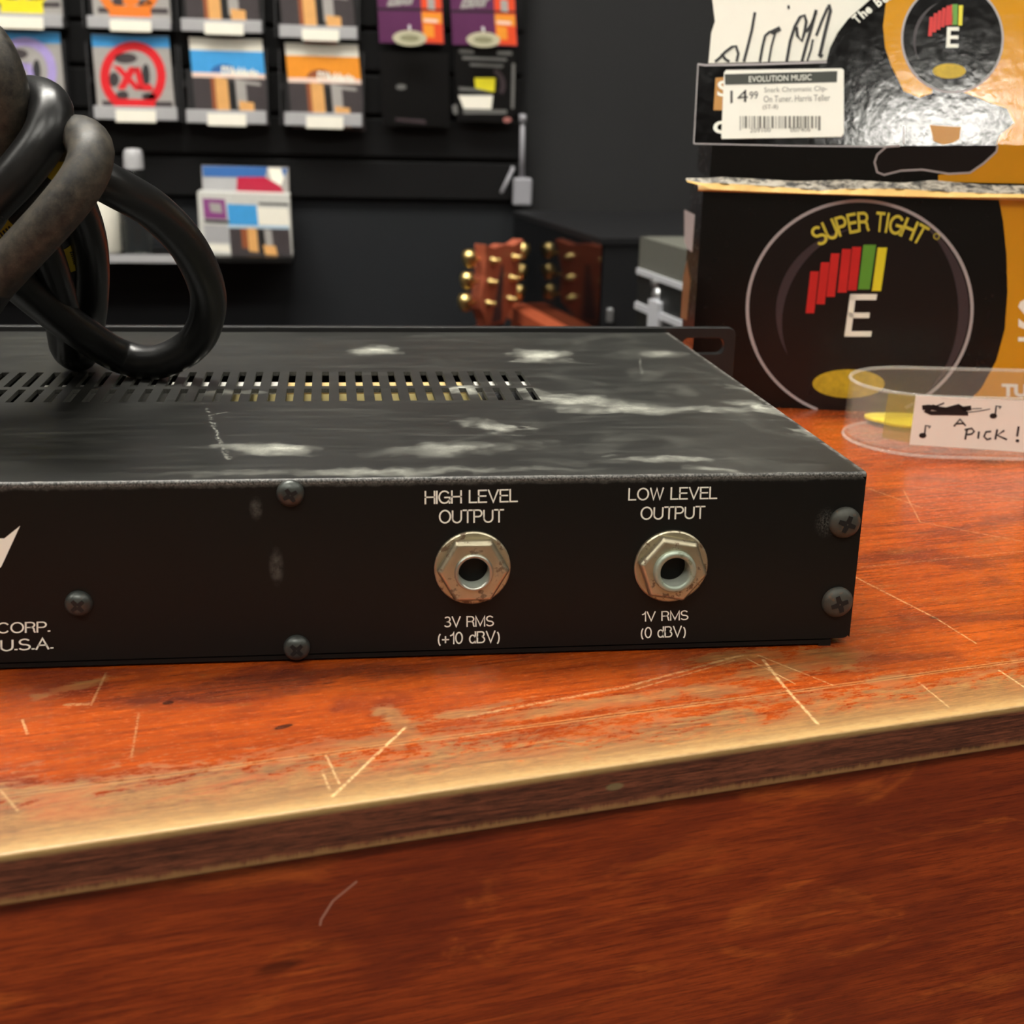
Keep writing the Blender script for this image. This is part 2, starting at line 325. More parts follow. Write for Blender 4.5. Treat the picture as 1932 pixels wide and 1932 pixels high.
def black_paint(name, top):
    g = G(name); x, y, z = g.coord(); v = g.vec(x, y, z)
    n1 = g.noise(g.vec(x*.06, y*.06, z*.06), 1., 6, .65, .5); n2 = g.noise(v, .5, 5, .7); n3 = g.noise(v, 2.2, 3, .6)
    c = g.mix(n2, lin(13, 13, 11), lin(20, 19, 17)); dust = None
    if top:
        xd = x+(g.noise(g.vec(x*.11, y*.11, 0.), 1., 4, .6)-.5)*22.; yd = y+(g.noise(g.vec(x*.11+30., y*.11, 0.), 1., 4, .6)-.5)*16.
        def B(px, py, rx, ry, ang=0., k=1.):
            nonlocal dust
            p = at_z(px, py, 43); q = (g.blob(xd, yd, p.x, p.y, rx, ry, ang)*k*(g.step(n1, .25, .7)*1.5+.2)*(n2*1.4+.15)).min(1.); dust = q if dust is None else dust.max(q)
        B(710, 660, 9, 11, 0, .75); B(1020, 672, 12, 14, 0, .95); B(1240, 668, 13, 8, 0, .55); B(1100, 756, 20, 9, -20, 1.); B(1180, 772, 24, 7, -6, .6); B(1010, 742, 6, 9, 0, .55); B(1340, 772, 22, 5, -4, .5)
        B(930, 805, 7, 13, 40, .95); B(960, 808, 5, 5, 0, .8); B(880, 845, 26, 8, 12, .45); B(520, 848, 14, 7, -12, .7); B(425, 740, 9, 5, 0, .6); B(880, 735, 6, 8, 0, .8); B(1250, 865, 14, 3.4, -8, .75); B(1340, 884, 8, 3, -20, .6)
        B(1440, 770, 5, 14, 35, .7); B(700, 890, 60, 4, 0, .35); B(1520, 815, 4, 9, 30, .6); B(1400, 735, 4, 8, 40, .5)
        xo, yo = x, y; x = x+(n2-.5)*3.4; y = y+(n2-.5)*2.
        sg = g.seg(x, y, at_z(390, 770, 43)[:2], at_z(412, 825, 43)[:2], .35).max(g.seg(x, y, at_z(412, 825, 43)[:2], at_z(432, 866, 43)[:2], .45)).max(g.seg(x, y, at_z(398, 783, 43)[:2], at_z(430, 777, 43)[:2], .25)).max(g.seg(x, y, at_z(1205, 672, 43)[:2], at_z(1212, 705, 43)[:2], .35)*.6)
        x, y = xo, yo; dust = dust.max(sg*g.step(g.noise(g.vec(x*.9, y*.5, 0.), 1., 3, .7), .4, .6)*.5)
        streak = g.noise(g.vec(x*.03, y*.3, 0.), 1., 7, .75, .6); n4 = g.noise(g.vec(x*.035, y*.035, 0.), 1., 6, .7, 1.); dust = dust.max(g.step(streak, .45, .85)*.13+.015+g.step(n4, .48, .72)*g.step(x, -150., -20.)*.09)
        n5 = g.noise(g.vec(x*.5, y*1.3, 0.), 1., 4, .7); dust = dust.max(g.step(n5, .68, .74)*.6*g.step(x, -90., -5.))*(fine_ := (n3*.7+.65)).min(1.2)
        c = g.mix((dust*.95).clamp(), c, lin(168, 168, 156))
        wear = (g.step(y+(n2-.5)*2.2, .95, .2)*g.step(n3, .35, .62)).max(g.step(x+(n2-.5)*2.5, -1.4, -.2)*g.step(n2, .46, .54)*1.3).min(1.)
        rust = g.step(g.noise(v, .12, 4, .6), .62, .7)*g.step(x, -60., -20.)
        c = g.mix(wear*(n3*.6+.12), c, g.mix(rust, lin(150, 146, 140), lin(176, 104, 52)))
        g.set(Base_Color=c, Roughness=dust*.5+.33+n1*.12, Specular_IOR_Level=.5); g.bump(n3, .12, .0001)
    else:
        sp = g.step(n3, .74, .78)*.35; sm = g.blob(x, z, -134., 23., 1.8, 5.)*g.step(n2, .3, .7)*.4
        sm = sm.max(g.blob(x, z, -138., 36.5, 1.6, 3.)*g.step(n2, .3, .7)*.4).max(g.blob(x, z, -8.5, 31., 3., 4.)*g.step(n3, .4, .65)*.35)
        ew = g.step(z+(n2-.5)*2., 41., 42.2)*(n3*.6)
        c = g.mix(sp.max(sm).max(ew).clamp(), c, lin(140, 140, 132)); g.set(Base_Color=c, Roughness=n1*.15+.4, Specular_IOR_Level=.25); g.bump(n3, .1, .0001)
    return g.mat
def metal(name, a, b, rough, rust=None, metal_=1., lo=.56, hi=.62, sc_=.5):
    g = G(name); x, y, z = g.coord(); v = g.vec(x, y, z); n = g.noise(v, sc_, 5, .65); c = g.mix(g.noise(v, .35, 4), a, b)
    mt = metal_
    if rust: r = g.step(n, lo, hi); c = g.mix(r*.85, c, rust); mt = metal_-r*metal_*.8
    g.set(Base_Color=c, Metallic=mt, Roughness=n*.3+rough-.1); g.bump(n, .25, .0002); return g.mat
def glass(name, c, rough=.05, alpha=None, ior=1.45, thin=True):
    g = G(name); x, y, z = g.coord(); n = g.noise(g.vec(x, y, z), .05, 3)
    g.set(Base_Color=c, Roughness=n*.05+rough, IOR=ior, Transmission_Weight=1. if alpha is None else 0.)
    if alpha is not None: g.set(Alpha=alpha)
    return g.mat
def lampmat(name, c, e):
    g = G(name); x, y, z = g.coord(); n = g.noise(g.vec(x, y, z), .004, 2)
    g.set(Base_Color=(.8, .8, .8), Emission_Color=g.mix(n, tuple(q*.96 for q in c), c), Emission_Strength=e); return g.mat

M_white = plain('white_paper', lin(244, 240, 226), .55, var=.03)
M_cream = plain('cream_label_paper', lin(247, 246, 234), .6, var=.03)
M_ink = plain('black_marker_ink', lin(24, 20, 20), .5)
M_print = plain('white_screen_print', lin(248, 249, 236), .6, var=.05)
M_boxblack = plain('glossy_black_card', lin(10, 9, 9), .25, var=.1, bump=.35, bscale=.06, Specular_IOR_Level=.35)
M_boxglare = plain('creased_glossy_card', lin(14, 13, 13), .11, var=.1, bump=.32, bscale=.22)
M_gold = plain('gold_printed_card', lin(212, 150, 24), .13, var=.07, scale=.02, bump=.4, bscale=.2)
M_tan = plain('tan_printed_card', lin(188, 132, 52), .3, var=.06)
M_disc = plain('dark_disc_print', lin(24, 18, 18), .25, var=.25, scale=.03, Specular_IOR_Level=.35)
M_silver = plain('silver_print', lin(176, 170, 170), .35, var=.15, scale=.03)
M_shade = plain('dark_grey_print_and_glint', lin(60, 50, 54), .35, var=.2, scale=.03)
M_yel = plain('yellow_print', lin(216, 204, 70), .4); M_red = plain('red_print', lin(206, 36, 34), .4)
M_grn = plain('green_print', lin(98, 160, 52), .4); M_ylw = plain('bright_yellow_print', lin(232, 220, 44), .4)
M_oliveyel = plain('gold_oval_print', lin(196, 166, 36), .4, var=.55, scale=.35)
M_sun0 = plain('brown_painted_reflection', lin(120, 84, 50), .35, var=.3, scale=.1)
M_card = plain('gold_card_edge', lin(214, 172, 96), .45, var=.2, scale=.08)
g = G('crumpled_grey_card'); x, y, z = g.coord(); n = g.noise(g.vec(x*.22, y*.22, z*.6), 1., 6, .7, .6); g.set(Base_Color=g.mix(g.step(n, .38, .58), lin(34, 32, 30), lin(186, 178, 162)), Roughness=.3); g.bump(n, .8, .0006); M_crump = g.mat
M_rubber = plain('black_rubber_cable', lin(26, 26, 26), .33, var=.2, scale=.2, bump=.12, bscale=1.2)
g = G('dusty_rubber_cable'); x, y, z = g.coord(); n = g.noise(g.vec(x*.3, y*.3, z*.3), 1., 6, .75); n2 = g.noise(g.vec(x*1.4, y*1.4, z*1.4), 1., 4, .7)
g.set(Base_Color=g.mix(g.step(n, .3, .75)*.55+g.step(n2, .55, .75)*.3, lin(32, 31, 30), lin(100, 92, 78)), Roughness=n*.4+.3); g.bump(n2, .3, .0002); M_dusty = g.mat
M_label = plain('yellow_cable_label', lin(196, 170, 30), .5, var=.15, scale=.2)
M_screw = metal('black_screw_metal', lin(62, 64, 62), lin(88, 92, 88), .32, lin(80, 56, 40), .6, .6, .7)
M_screw2 = metal('tarnished_screw_metal', lin(62, 62, 56), lin(92, 92, 86), .5, lin(104, 74, 48), .5, .55, .68)
M_recess = plain('dark_recess', lin(10, 10, 10), .6)
M_nickel = metal('tarnished_nickel', lin(176, 166, 138), lin(206, 198, 172), .34, lin(92, 62, 34), .9, .56, .62, .4)
M_barrel = metal('nickel_sleeve', lin(172, 172, 160), lin(200, 200, 188), .3, None, .9)
M_verd = metal('greenish_sleeve', lin(150, 164, 150), lin(180, 190, 172), .45, lin(120, 130, 104), .6)
M_bore = plain('grey_jack_bore', lin(160, 166, 154), .6, var=.3, scale=.5)
M_olive = plain('olive_coated_metal', lin(150, 136, 84), .5, var=.2); M_alu = metal('brushed_aluminium', lin(196, 198, 200), lin(226, 228, 230), .35)
M_silv = plain('bright_component_metal', lin(226, 224, 216), .35); M_gcomp = plain('cream_component', lin(226, 196, 136), .4)
M_brassy = metal('gold_plated_metal', lin(226, 190, 110), lin(250, 226, 160), .28)
M_slat = plain('black_slatwall_laminate', lin(19, 19, 20), .5, var=.15, scale=.02, Specular_IOR_Level=.2)
M_wallp = plain('charcoal_wall_paint', lin(42, 42, 43), .75, var=.05, scale=.01, Specular_IOR_Level=.2)
M_wallk = plain('black_wall_paint', lin(32, 34, 37), .75, var=.08, scale=.01, Specular_IOR_Level=.2)
M_lightwall = plain('pale_wall_paint', lin(150, 142, 130), .8, var=.03, scale=.003)
M_ceil = plain('ceiling_dark_paint', lin(84, 82, 80), .85, var=.03, scale=.01)
M_floor = plain('dark_carpet', lin(54, 50, 48), .95, var=.3, scale=.06)
M_frame = plain('lamp_frame_white', lin(220, 220, 216), .5)
M_gloss = plain('glossy_black_lacquer', lin(12, 12, 13), .09, var=.05, Specular_IOR_Level=1.); M_matk = plain('matt_black_laminate', lin(26, 26, 28), .55, Specular_IOR_Level=.25)
M_shelf = plain('black_shelf_plastic', lin(16, 16, 16), .4, Specular_IOR_Level=.3)
M_lip = plain('grey_clear_lip', lin(172, 172, 174), .3, var=.05)
M_clear = glass('clear_acrylic', (.78, .74, .66), .08, alpha=.085); M_clear2 = glass('clear_acrylic_edge', (.8, .77, .7), .1, alpha=.2)
M_smoke = plain('smoked_acrylic', lin(62, 62, 64), .2, var=.1)
M_redwood = plain('red_mahogany', lin(176, 92, 66), .35, var=.25, scale=.05); M_ebony = plain('dark_rosewood', lin(74, 56, 58), .45)
M_rim = plain('red_stained_rail_wood', lin(168, 80, 50), .4, var=.2, scale=.06)
M_trim = plain('satin_silver_trim', lin(206, 208, 214), .4, metal=.2, var=.06)
M_grey = plain('pale_grey_plastic', lin(150, 150, 156), .45, var=.06)

# ------------------------------------------------------------------ room
FLOOR = -950
RX0, RX1, RY0, RY1 = -3000, 3000, -2900, 1436
def slab(name, a, b, m): mb = MB(); mb.box(a, b, m); return struct(mb.build(name))
slab('floor', (RX0, RY0, FLOOR-60), (RX1, RY1+60, FLOOR), M_floor)
slab('ceiling', (RX0, RY0, CEIL), (RX1, RY1+60, CEIL+60), M_ceil)
slab('wall_back', (RX0, RY1, FLOOR), (RX1, RY1+60, CEIL), M_wallp)
slab('wall_left', (RX0-60, RY0, FLOOR), (RX0, RY1+60, CEIL), M_lightwall)
slab('wall_right', (RX1, RY0, FLOOR), (RX1+60, RY1+60, CEIL), M_lightwall)
slab('wall_front', (RX0, RY0-60, FLOOR), (RX1, RY0, CEIL), M_lightwall)
for x, y, a, *hs in LAMPS:
    t = thing('ceiling_light', 'narrow bright ceiling light fixture behind the camera' if hs else 'large white framed ceiling light panel', 'ceiling light', (x, y, CEIL), None if hs else 'ceiling light panels')
    mb = MB(); (L, W), r = hs or (600, 300), 20 if hs else 30
    for q in ((-L, -W, L, -W+r), (-L, W-r, L, W), (-L, -W+r, -L+r, W-r), (L-r, -W+r, L, W-r)): mb.box((x+q[0], y+q[1], CEIL-40), (x+q[2], y+q[3], CEIL), M_frame)
    mb.build('frame', t); mb = MB(); mb.box((x-L+r, y-W+r, CEIL-25), (x+L-r, y+W-r, CEIL-15), lampmat('lamp_diffuser', LAMP_COLOR, a)); mb.build('diffuser', t)

# slatted display panel (dark, horizontal grooves), plain black board below it
SW = at_y(984, 300, 1412).x
PITCH_MM = 50.2; Z_LOW = 2.
mb = MB(); z = Z_LOW
while z < 640:
    mb.box((-1500, 1412, z), (SW, 1430, z+PITCH_MM-6), M_slat); mb.box((-1500, 1424, z+PITCH_MM-6), (SW, 1430, z+PITCH_MM), M_recess); z += PITCH_MM
mb.box((-1500, 1430, Z_LOW), (SW, 1436, z), M_recess)
o = struct(mb.build('trim_1', bevel=1.2))
slab('trim_2', (-1500, 1421, FLOOR), (SW, 1436, Z_LOW-2), M_wallk)

# ------------------------------------------------------------------ counter
wt = None
mb = MB()
Mc = Matrix.Translation(E0) @ Matrix.Rotation(EANG, 4, 'Z')
DEP, TH, LU0, LU1 = 470., 9.9, -520., 560.
mb.box((LU0, 0, -TH), (LU1, DEP, 0), counter_wood())
bm_ = mb.build('counter_worktop', bevel=.55); bm_.matrix_world = Matrix.Translation(E0*S) @ Matrix.Rotation(EANG, 4, 'Z')
tag(bm_, 'orange-red wooden counter top with a worn pale front edge under the black rack unit', 'counter top')
g, c, fine, x, z_ = panel_wood()
def uz(px, py): p = Plane(E0+ev*2.2, -ev)(px, py)-E0; return (p.dot(eu), p.z)
sq = None
for a, b, wd, k in (((672, 1664), (628, 1700), .22, .55), ((628, 1700), (606, 1735), .22, .6), ((606, 1735), (604, 1745), .2, .6)):
    q = g.seg(x, z_, uz(*a), uz(*b), wd)*k; sq = q if sq is None else sq.max(q)
kn = g.blob(x, z_, *uz(525, 1825), 5.5, 1.7, 3); c = g.mix((kn*2.).clamp()*.6, c, lin(58, 20, 10))
c = g.mix(sq, c, lin(206, 150, 130)); g.set(Base_Color=c, Roughness=fine*.2+.28, Coat_Weight=.2, Coat_Roughness=.25); g.bump(fine, .15, .0002)
mb = MB(); mb.box((LU0+20, 2.2, FLOOR-E0.z), (LU1-20, DEP-10, -TH-.1), g.mat)
cb = mb.build('counter_cabinet', bevel=.5); cb.matrix_world = bm_.matrix_world.copy()
tag(cb, 'reddish brown wood grain counter front below the worn edge', 'counter')

# ------------------------------------------------------------------ rack unit
UH, UD, UW = 43., 189., 432.
M_top = black_paint('dusty_black_paint', True); M_rear = black_paint('black_panel_paint', False); M_face = plain('black_anodised_faceplate', lin(28, 28, 28), .4)
unit = thing('rack_effects_unit', 'black one-space rack effects unit lying rear side out on the counter', 'rack unit', (0, 0, 0))
mb = MB()                                       # top cover with two rows of slots
cols = [-64.9-4.87*k for k in range(63)]; sw = 1.05
xs = sorted([-UW, 0.]+[c_+d for c_ in cols for d in (-sw, sw)])
ys = [.75, 77.5, 93.6, 97.2, 117.6, UD-.6]
def in_slot(xm, j): return j in (1, 3) and any(abs(xm-c_) < sw for c_ in cols)
vid = {}; vs = []
def V_(i, j):
    if (i, j) not in vid: vid[(i, j)] = len(vs); vs.append(Vector((xs[i], ys[j], UH)))
    return vid[(i, j)]
fs = []; edge = {}
for i in range(len(xs)-1):
    for j in range(len(ys)-1):
        if not in_slot((xs[i]+xs[i+1])/2, j): fs.append((V_(i, j), V_(i+1, j), V_(i+1, j+1), V_(i, j+1)))
for i in range(len(xs)-1):
    for j in (1, 3):
        if in_slot((xs[i]+xs[i+1])/2, j):
            q = [(xs[i], ys[j]), (xs[i+1], ys[j]), (xs[i+1], ys[j+1]), (xs[i], ys[j+1])]
            mb.add([(a, b, UH) for a, b in q]+[(a, b, UH-1.2) for a, b in q], [(k, (k+1) % 4, (k+1) % 4+4, k+4) for k in range(4)], M_rear)
mb.add(vs, fs, M_top)
R_ = .75
arc = [(R_-R_*math.sin(math.radians(a)), UH-R_+R_*math.cos(math.radians(a))) for a in range(0, 91, 15)]+[(0., UH-1.1)]
mb.add([(xx, a, b) for a, b in arc for xx in (-UW, -.01)], [(2*k, 2*k+2, 2*k+3, 2*k+1) for k in range(len(arc)-1)], M_top, True)
# the bent down side
arc = [(-.0+R_*math.sin(math.radians(a))-R_+.01+R_*0, UH-R_+R_*math.cos(math.radians(a))) for a in range(0, 91, 15)]
mb.add([(a+R_*.35, yy, b) for a, b in arc+[(arc[-1][0], 2.)] for yy in (.4, UD-.6)], [(2*k, 2*k+1, 2*k+3, 2*k+2) for k in range(len(arc))], M_top, True)
mb.add([(a, UD-.6, UH) for a in (-UW, 0)]+[(a, UD-.6, UH-3) for a in (-UW, 0)], [(0, 1, 3, 2)], M_top)
mb.build('top_cover', unit)
mb = MB(); PR = Plane((0, 0, 0), (0, -1, 0))
prof = rrect(-UW, 2., 0, UH-1., 1.6, 5)
mb.prism([(a, .02, b) for a, b in prof], (0, 1.5, 0), M_rear)
T = lambda t, bl, br, tl, **k: mb.text(PR, t, bl, br, tl, M_print, .06, stroke=.125, **k)
T('HIGH LEVEL', (801, 953), (977, 949), (801, 926)); T('OUTPUT', (828, 988), (951, 986), (828, 962))
T('LOW LEVEL', (1185, 946), (1353, 943), (1186, 920)); T('OUTPUT', (1208, 981), (1330, 979), (1209, 956))
T('3V RMS', (838, 1185), (932, 1183), (838, 1162)); T('(+10 dBV)', (826, 1219), (943, 1215), (826, 1192))
T('1V RMS', (1211, 1174), (1299, 1171), (1211, 1153)); T('(0 dBV)', (1209, 1207), (1294, 1204), (1209, 1183))
T('ELECTRONICS CORP.', (-252, 1203), (95, 1194), (-252, 1180)); T('MADE IN U.S.A.', (-172, 1238), (101, 1226), (-172, 1213))
mb.art(PR, [(-130, 1012), (8, 1016), (38, 992), (3, 1068), (-40, 1120), (-20, 1070), (-130, 1075)], M_print, .06)
mb.build('rear_panel', unit)
mb = MB()
mb.box((-UW, .3, 0.6), (-4.3, UD-1, 1.6), M_rear); mb.box((-UW+1, 1.6, 1.6), (-UW+2.2, UD-1, UH-1.5), M_rear); mb.box((-2.4, 1.6, 1.7), (-1.2, UD-1, UH-1.5), M_rear)
mb.box((-UW, .3, 0.0), (-UW+3, UD-1, .6), M_rear); mb.box((-7.3, .3, 0.), (-4.3, UD-1, .6), M_rear)
mb.build('chassis', unit)
mb = MB()                                       # front faceplate with rack ears
sl = []
for cx in (14.4,):
    a = at_y(1303, 653, UD); b = at_y(1369, 653, UD); zz = at_y(1340, 653, UD).z
    for zc in (zz, 44.4-zz): sl.append(rrect(5.2, zc-3.2, b.x, zc+3.2, 3.1)); sl.append(rrect(-UW-b.x, zc-3.2, -UW-5.2, zc+3.2, 3.1))
holed(rrect(-UW-25.3, .2, 25.3, 44.4, 2.5), sl, 2.6, Matrix.Translation((0, UD+1.9, 0)) @ Matrix.Rotation(math.pi/2, 4, 'X'), M_face, mb, .3)
mb.build('faceplate', unit)
mb = MB(); mb.box((-150, 60, 36.5), (-78, 107, 38.5), M_olive); mb.box((-168, 108, 36), (-136, 113.5, 40.8), M_silv); mb.box((-135, 108, 36), (-80, 113, 40.7), M_gcomp)
mb.box((-77, 60, 37), (-50, 107, 39.5), M_smoke); mb.box((-79, 108, 36), (-62, 113.5, 40.7), M_silv); mb.box((-230, 60, 24), (-170, 100, 26), M_recess); mb.box((-205, 108, 32), (-169, 116, 39.5), M_silv)
mb.build('circuit_board', unit)
def screw(px, py, r, m, ang):
    p = at_y(px, py, 0.); mb = MB()
    prof = [(r, 0), (r*1.0, .5), (r*.93, 1.0), (r*.75, 1.55), (r*.5, 1.9), (r*.25, 2.05), (.01, 2.1)]
    mb.lathe(prof, p, (0, -1, 0), m, 28)
    s_ = mb.build('screw', unit); mb = MB()
    c_, q = math.cos(math.radians(ang)), math.sin(math.radians(ang)); a, b = r*.55, r*.13
    pts = [(a, b), (b*1.3, b*1.3), (b, a), (-b, a), (-b*1.3, b*1.3), (-a, b), (-a, -b), (-b*1.3, -b*1.3), (-b, -a), (b, -a), (b*1.3, -b*1.3), (a, -b)]
    mb.prism([p+Vector((u*c_-v*q, -2.05-.04, u*q+v*c_)) for u, v in reversed(pts)], (0, .6, 0), M_recess)
    mb.build('cross_slot', s_)
screw(548, 930, 3.0, M_screw, 30); screw(560, 1221, 3.0, M_screw, 45); screw(149, 1138, 2.95, M_screw, 40); screw(1593, 985, 3.75, M_screw2, 70); screw(1579, 1135, 3.75, M_screw2, 20)
def jack(px, py, rot, green):
    p = at_y(px, py, 0.); mb = MB(); d = (0, -1, 0)
    j = MB(); j.lathe([(8.6, 0), (8.6, .7), (8.3, .95), (4.4, .95), (4.4, .1)], p, d, M_nickel, 40, False); w_ = j.build('output_jack', unit)
    n = MB(); a = rot
    n.lathe([(4.3, .95), (8.2, .95), (8.2, 2.7), (7.45, 3.6), (4.3, 3.6)], p, d, M_nickel, 6, False, rot=math.radians(a)); n.build('hex_nut', w_, bevel=.35)
    n = MB(); m = M_verd if green else M_barrel
    h = 5.0 if green else 4.3
    q = 4.95 if green else 4.4; n.lathe([(q, 3.0), (q, h-.6), (q-.25, h-.1), (q*.5+1.8, h), (3.7, h-.1), (3.45, h-.5)], p, d, m, 36)
    n.lathe([(3.45, h-.5), (3.4, -5), (2.4, -6), (.01, -6.2)], p, d, M_bore, 36); n.build('sleeve', w_)
jack(891, 1070, 30, False); jack(1265, 1067, 20, True)

# ------------------------------------------------------------------ coiled power cord on the unit
cord = thing('power_cord', 'thick black power cord coiled on top of the rack unit with yellow labels', 'power cord', at_z(230, 690, 43.))
CR = 5.0; CPX = lambda L: [at_depth(a, b, d) for a, b, d in L]
p0 = at_z(300, 682, 43+CR+.1); dd = (p0-CAM).dot(_f)
s1 = [(150, 318, dd-66), (215, 352, dd-60), (292, 398, dd-48), (358, 470, dd-32), (393, 560, dd-14), (372, 640, dd-3), (300, 682, dd), (228, 672, dd+1), (150, 625, dd-14), (75, 568, dd-30), (0, 505, dd-48), (-90, 440, dd-60)]
p1 = at_z(150, 668, 43+CR+.1); d1 = (p1-CAM).dot(_f)
s2 = [(110, 330, d1-64), (150, 400, d1-48), (170, 480, d1-30), (170, 570, d1-10), (160, 640, d1+4), (150, 668, d1), (128, 655, d1-6), (118, 600, d1-22), (100, 530, d1-38), (70, 450, d1-54), (20, 380, d1-66)]
s3 = [(80, 390, d1-50), (118, 470, d1-32), (136, 560, d1-8), (142, 630, d1+12), (146, 650, d1+18)]
sA = [(-60, 590, 302), (-10, 530, 298), (45, 470, 294), (105, 405, 291), (155, 340, 290), (172, 290, 292), (158, 262, 298), (120, 262, 306), (70, 290, 312)]
sC = [(-50, 450, 314), (0, 425, 312), (50, 388, 310), (95, 345, 310), (115, 290, 314), (105, 250, 320)]
sB = [(-60, 425, 300), (-15, 380, 298), (40, 322, 296), (84, 260, 296), (96, 208, 299), (72, 186, 305), (30, 190, 312), (-30, 230, 318)]
sD = [(-70, 60, 296), (-30, 78, 294), (0, 130, 294), (16, 200, 298), (8, 280, 306), (-30, 350, 312)]
mb = MB(); paths = {}
for k, L in (('1', s1), ('2', s2), ('3', s3), ('A', sA), ('C', sC), ('B', sB), ('D', sD)):
    paths[k] = cat_rom(CPX(L), 12); mb.tube(paths[k], CR, M_dusty if k in 'AD' else M_rubber, 20)
# the rest of the coil, away to the side: return bends and a tail laid along the cover
def bend(L): mb.tube(cat_rom([Vector(q) for q in L], 12), CR, M_rubber, 20)
W = at_depth
bend([W(0, 505, dd-48), W(-90, 440, dd-60), W(-200, 350, dd-66), W(-270, 300, 320), W(-280, 380, 310), W(-190, 440, 304), W(-60, 425, 300), W(-15, 380, 298)])
bend([W(-10, 530, 298), W(-60, 590, 302), W(-150, 640, 312), W(-230, 620, 322), W(-220, 530, 324), W(-130, 470, 318), W(-50, 450, 314), W(0, 425, 312)])
bend([W(-30, 78, 294), W(-70, 60, 296), W(-150, 90, 300), W(-210, 190, 308), W(-190, 300, 314), W(-110, 350, 314), W(-30, 350, 312), W(8, 280, 306)])
tz = UH+CR+.1
bend([W(30, 190, 312), W(-30, 230, 318), W(-160, 320, 330), W(-260, 450, 345), Vector((-282, 92, 66)), Vector((-305, 104, tz)), Vector((-340, 122, tz)), Vector((-380, 132, tz)), Vector((-415, 128, tz))])
mb.build('cable', cord)
def sleeve(path, px, half):                      # yellow label wrapped on one strand
    def pxd(p): q = p-CAM; w_ = q.dot(_f); return math.hypot(966+FPX*q.dot(_r)/w_-px[0], 966-FPX*q.dot(_u)/w_-px[1])
    i = min(range(len(path)), key=lambda k: pxd(path[k])); seg = path[max(0, i-half):i+half+1]
    mb = MB(); mb.tube(seg, CR+.12, M_label, 20, False)
    a, b = seg[len(seg)//2-1], seg[len(seg)//2]; t = (b-a).normalized(); e = (CAM-b).normalized(); e = (e-t*e.dot(t)).normalized(); f2 = t.cross(e)
    for k in range(-3, 4):
        for j in (-1, 1):
            c_ = b+t*(k*.9)+(e*.94+f2*.34*j).normalized()*(CR+.2); mb.add([c_+t*u+f2*v for u, v in ((-.25, -.7), (.25, -.7), (.25, .7), (-.25, .7))], [(0, 1, 2, 3)], M_ink)
    mb.build('yellow_label', cord)
sleeve(paths['3'], (121, 458), 3); sleeve(paths['C'], (100, 338), 3); sleeve(paths['C'], (12, 428), 5)

# ------------------------------------------------------------------ tuner boxes
th = math.radians(-12.); bu = Vector((math.cos(th), math.sin(th), 0)); bn = Vector((math.sin(th), -math.cos(th), 0))   # bn faces the camera
B0 = at_z(1300, 763)
FB = Plane(B0, bn)                              # front plane of the lower box
BH = FB(1325, 362).z; BW, BD = 178., 95.
lower = thing('tuner_box', 'black and gold tuner box reading SUPER TIGHT standing on the counter', 'box', B0)
def b2(u, z, off=0.): return B0+bu*u+Vector((0, 0, z))+bn*off
mb = MB()
mb.prism([b2(0, 0), b2(BW, 0), b2(BW, BH), b2(0, BH)], -bn*BD, M_boxblack)
mb.art(FB, [(1884, 374), (1893, 420), (1899, 480), (1901, 550), (1896, 620), (1880, 680), (1855, 725), (1820, 752), (1800, 764)][::-1]+[(2250, 400), (2250, 800)][::1], M_gold, .12) if False else None
arcp = [(1883, 366), (1893, 420), (1899, 480), (1901, 550), (1896, 620), (1880, 680), (1852, 732), (1818, 768), (1796, 786)]
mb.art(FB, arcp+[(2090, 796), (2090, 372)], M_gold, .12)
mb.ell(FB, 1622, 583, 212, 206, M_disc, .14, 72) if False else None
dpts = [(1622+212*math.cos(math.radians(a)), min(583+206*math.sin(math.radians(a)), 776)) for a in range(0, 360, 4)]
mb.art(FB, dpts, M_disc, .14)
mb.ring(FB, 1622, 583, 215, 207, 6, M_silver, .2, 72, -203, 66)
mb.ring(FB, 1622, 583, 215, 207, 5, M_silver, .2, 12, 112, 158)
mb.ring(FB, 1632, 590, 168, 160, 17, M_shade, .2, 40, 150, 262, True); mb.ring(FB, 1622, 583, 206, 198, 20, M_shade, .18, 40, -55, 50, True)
red = [((1529, 512), 79, 16), ((1549, 495), 79, 16), ((1568, 478), 82, 16), ((1589, 470), 82, 17), ((1608, 466), 82, 17)]
for (x_, y_), h, wd in red: mb.art(FB, [(x_, y_), (x_-9, y_+h), (x_-9+wd, y_+h), (x_+wd, y_)], M_red, .22)
mb.art(FB, [(1629, 462), (1619, 546), (1641, 546), (1653, 462)], M_grn, .22); mb.art(FB, [(1656, 467), (1645, 549), (1662, 549), (1674, 467)], M_ylw, .22)
mb.art(FB, [(1604, 555), (1593, 635), (1605, 635), (1615, 555)], M_print, .24); mb.art(FB, [(1604, 555), (1602.5, 566), (1653, 566), (1655, 555)], M_print, .24)
mb.art(FB, [(1600, 590), (1599, 600), (1640, 600), (1641, 590)], M_print, .24); mb.art(FB, [(1594, 625), (1593, 635), (1643, 635), (1645, 625)], M_print, .24)
W_ = 'SUPER TIGHT'; wds = [30, 31, 28, 25, 29, 14, 24, 11, 34, 32, 28]; tot = sum(wds); acc = 0
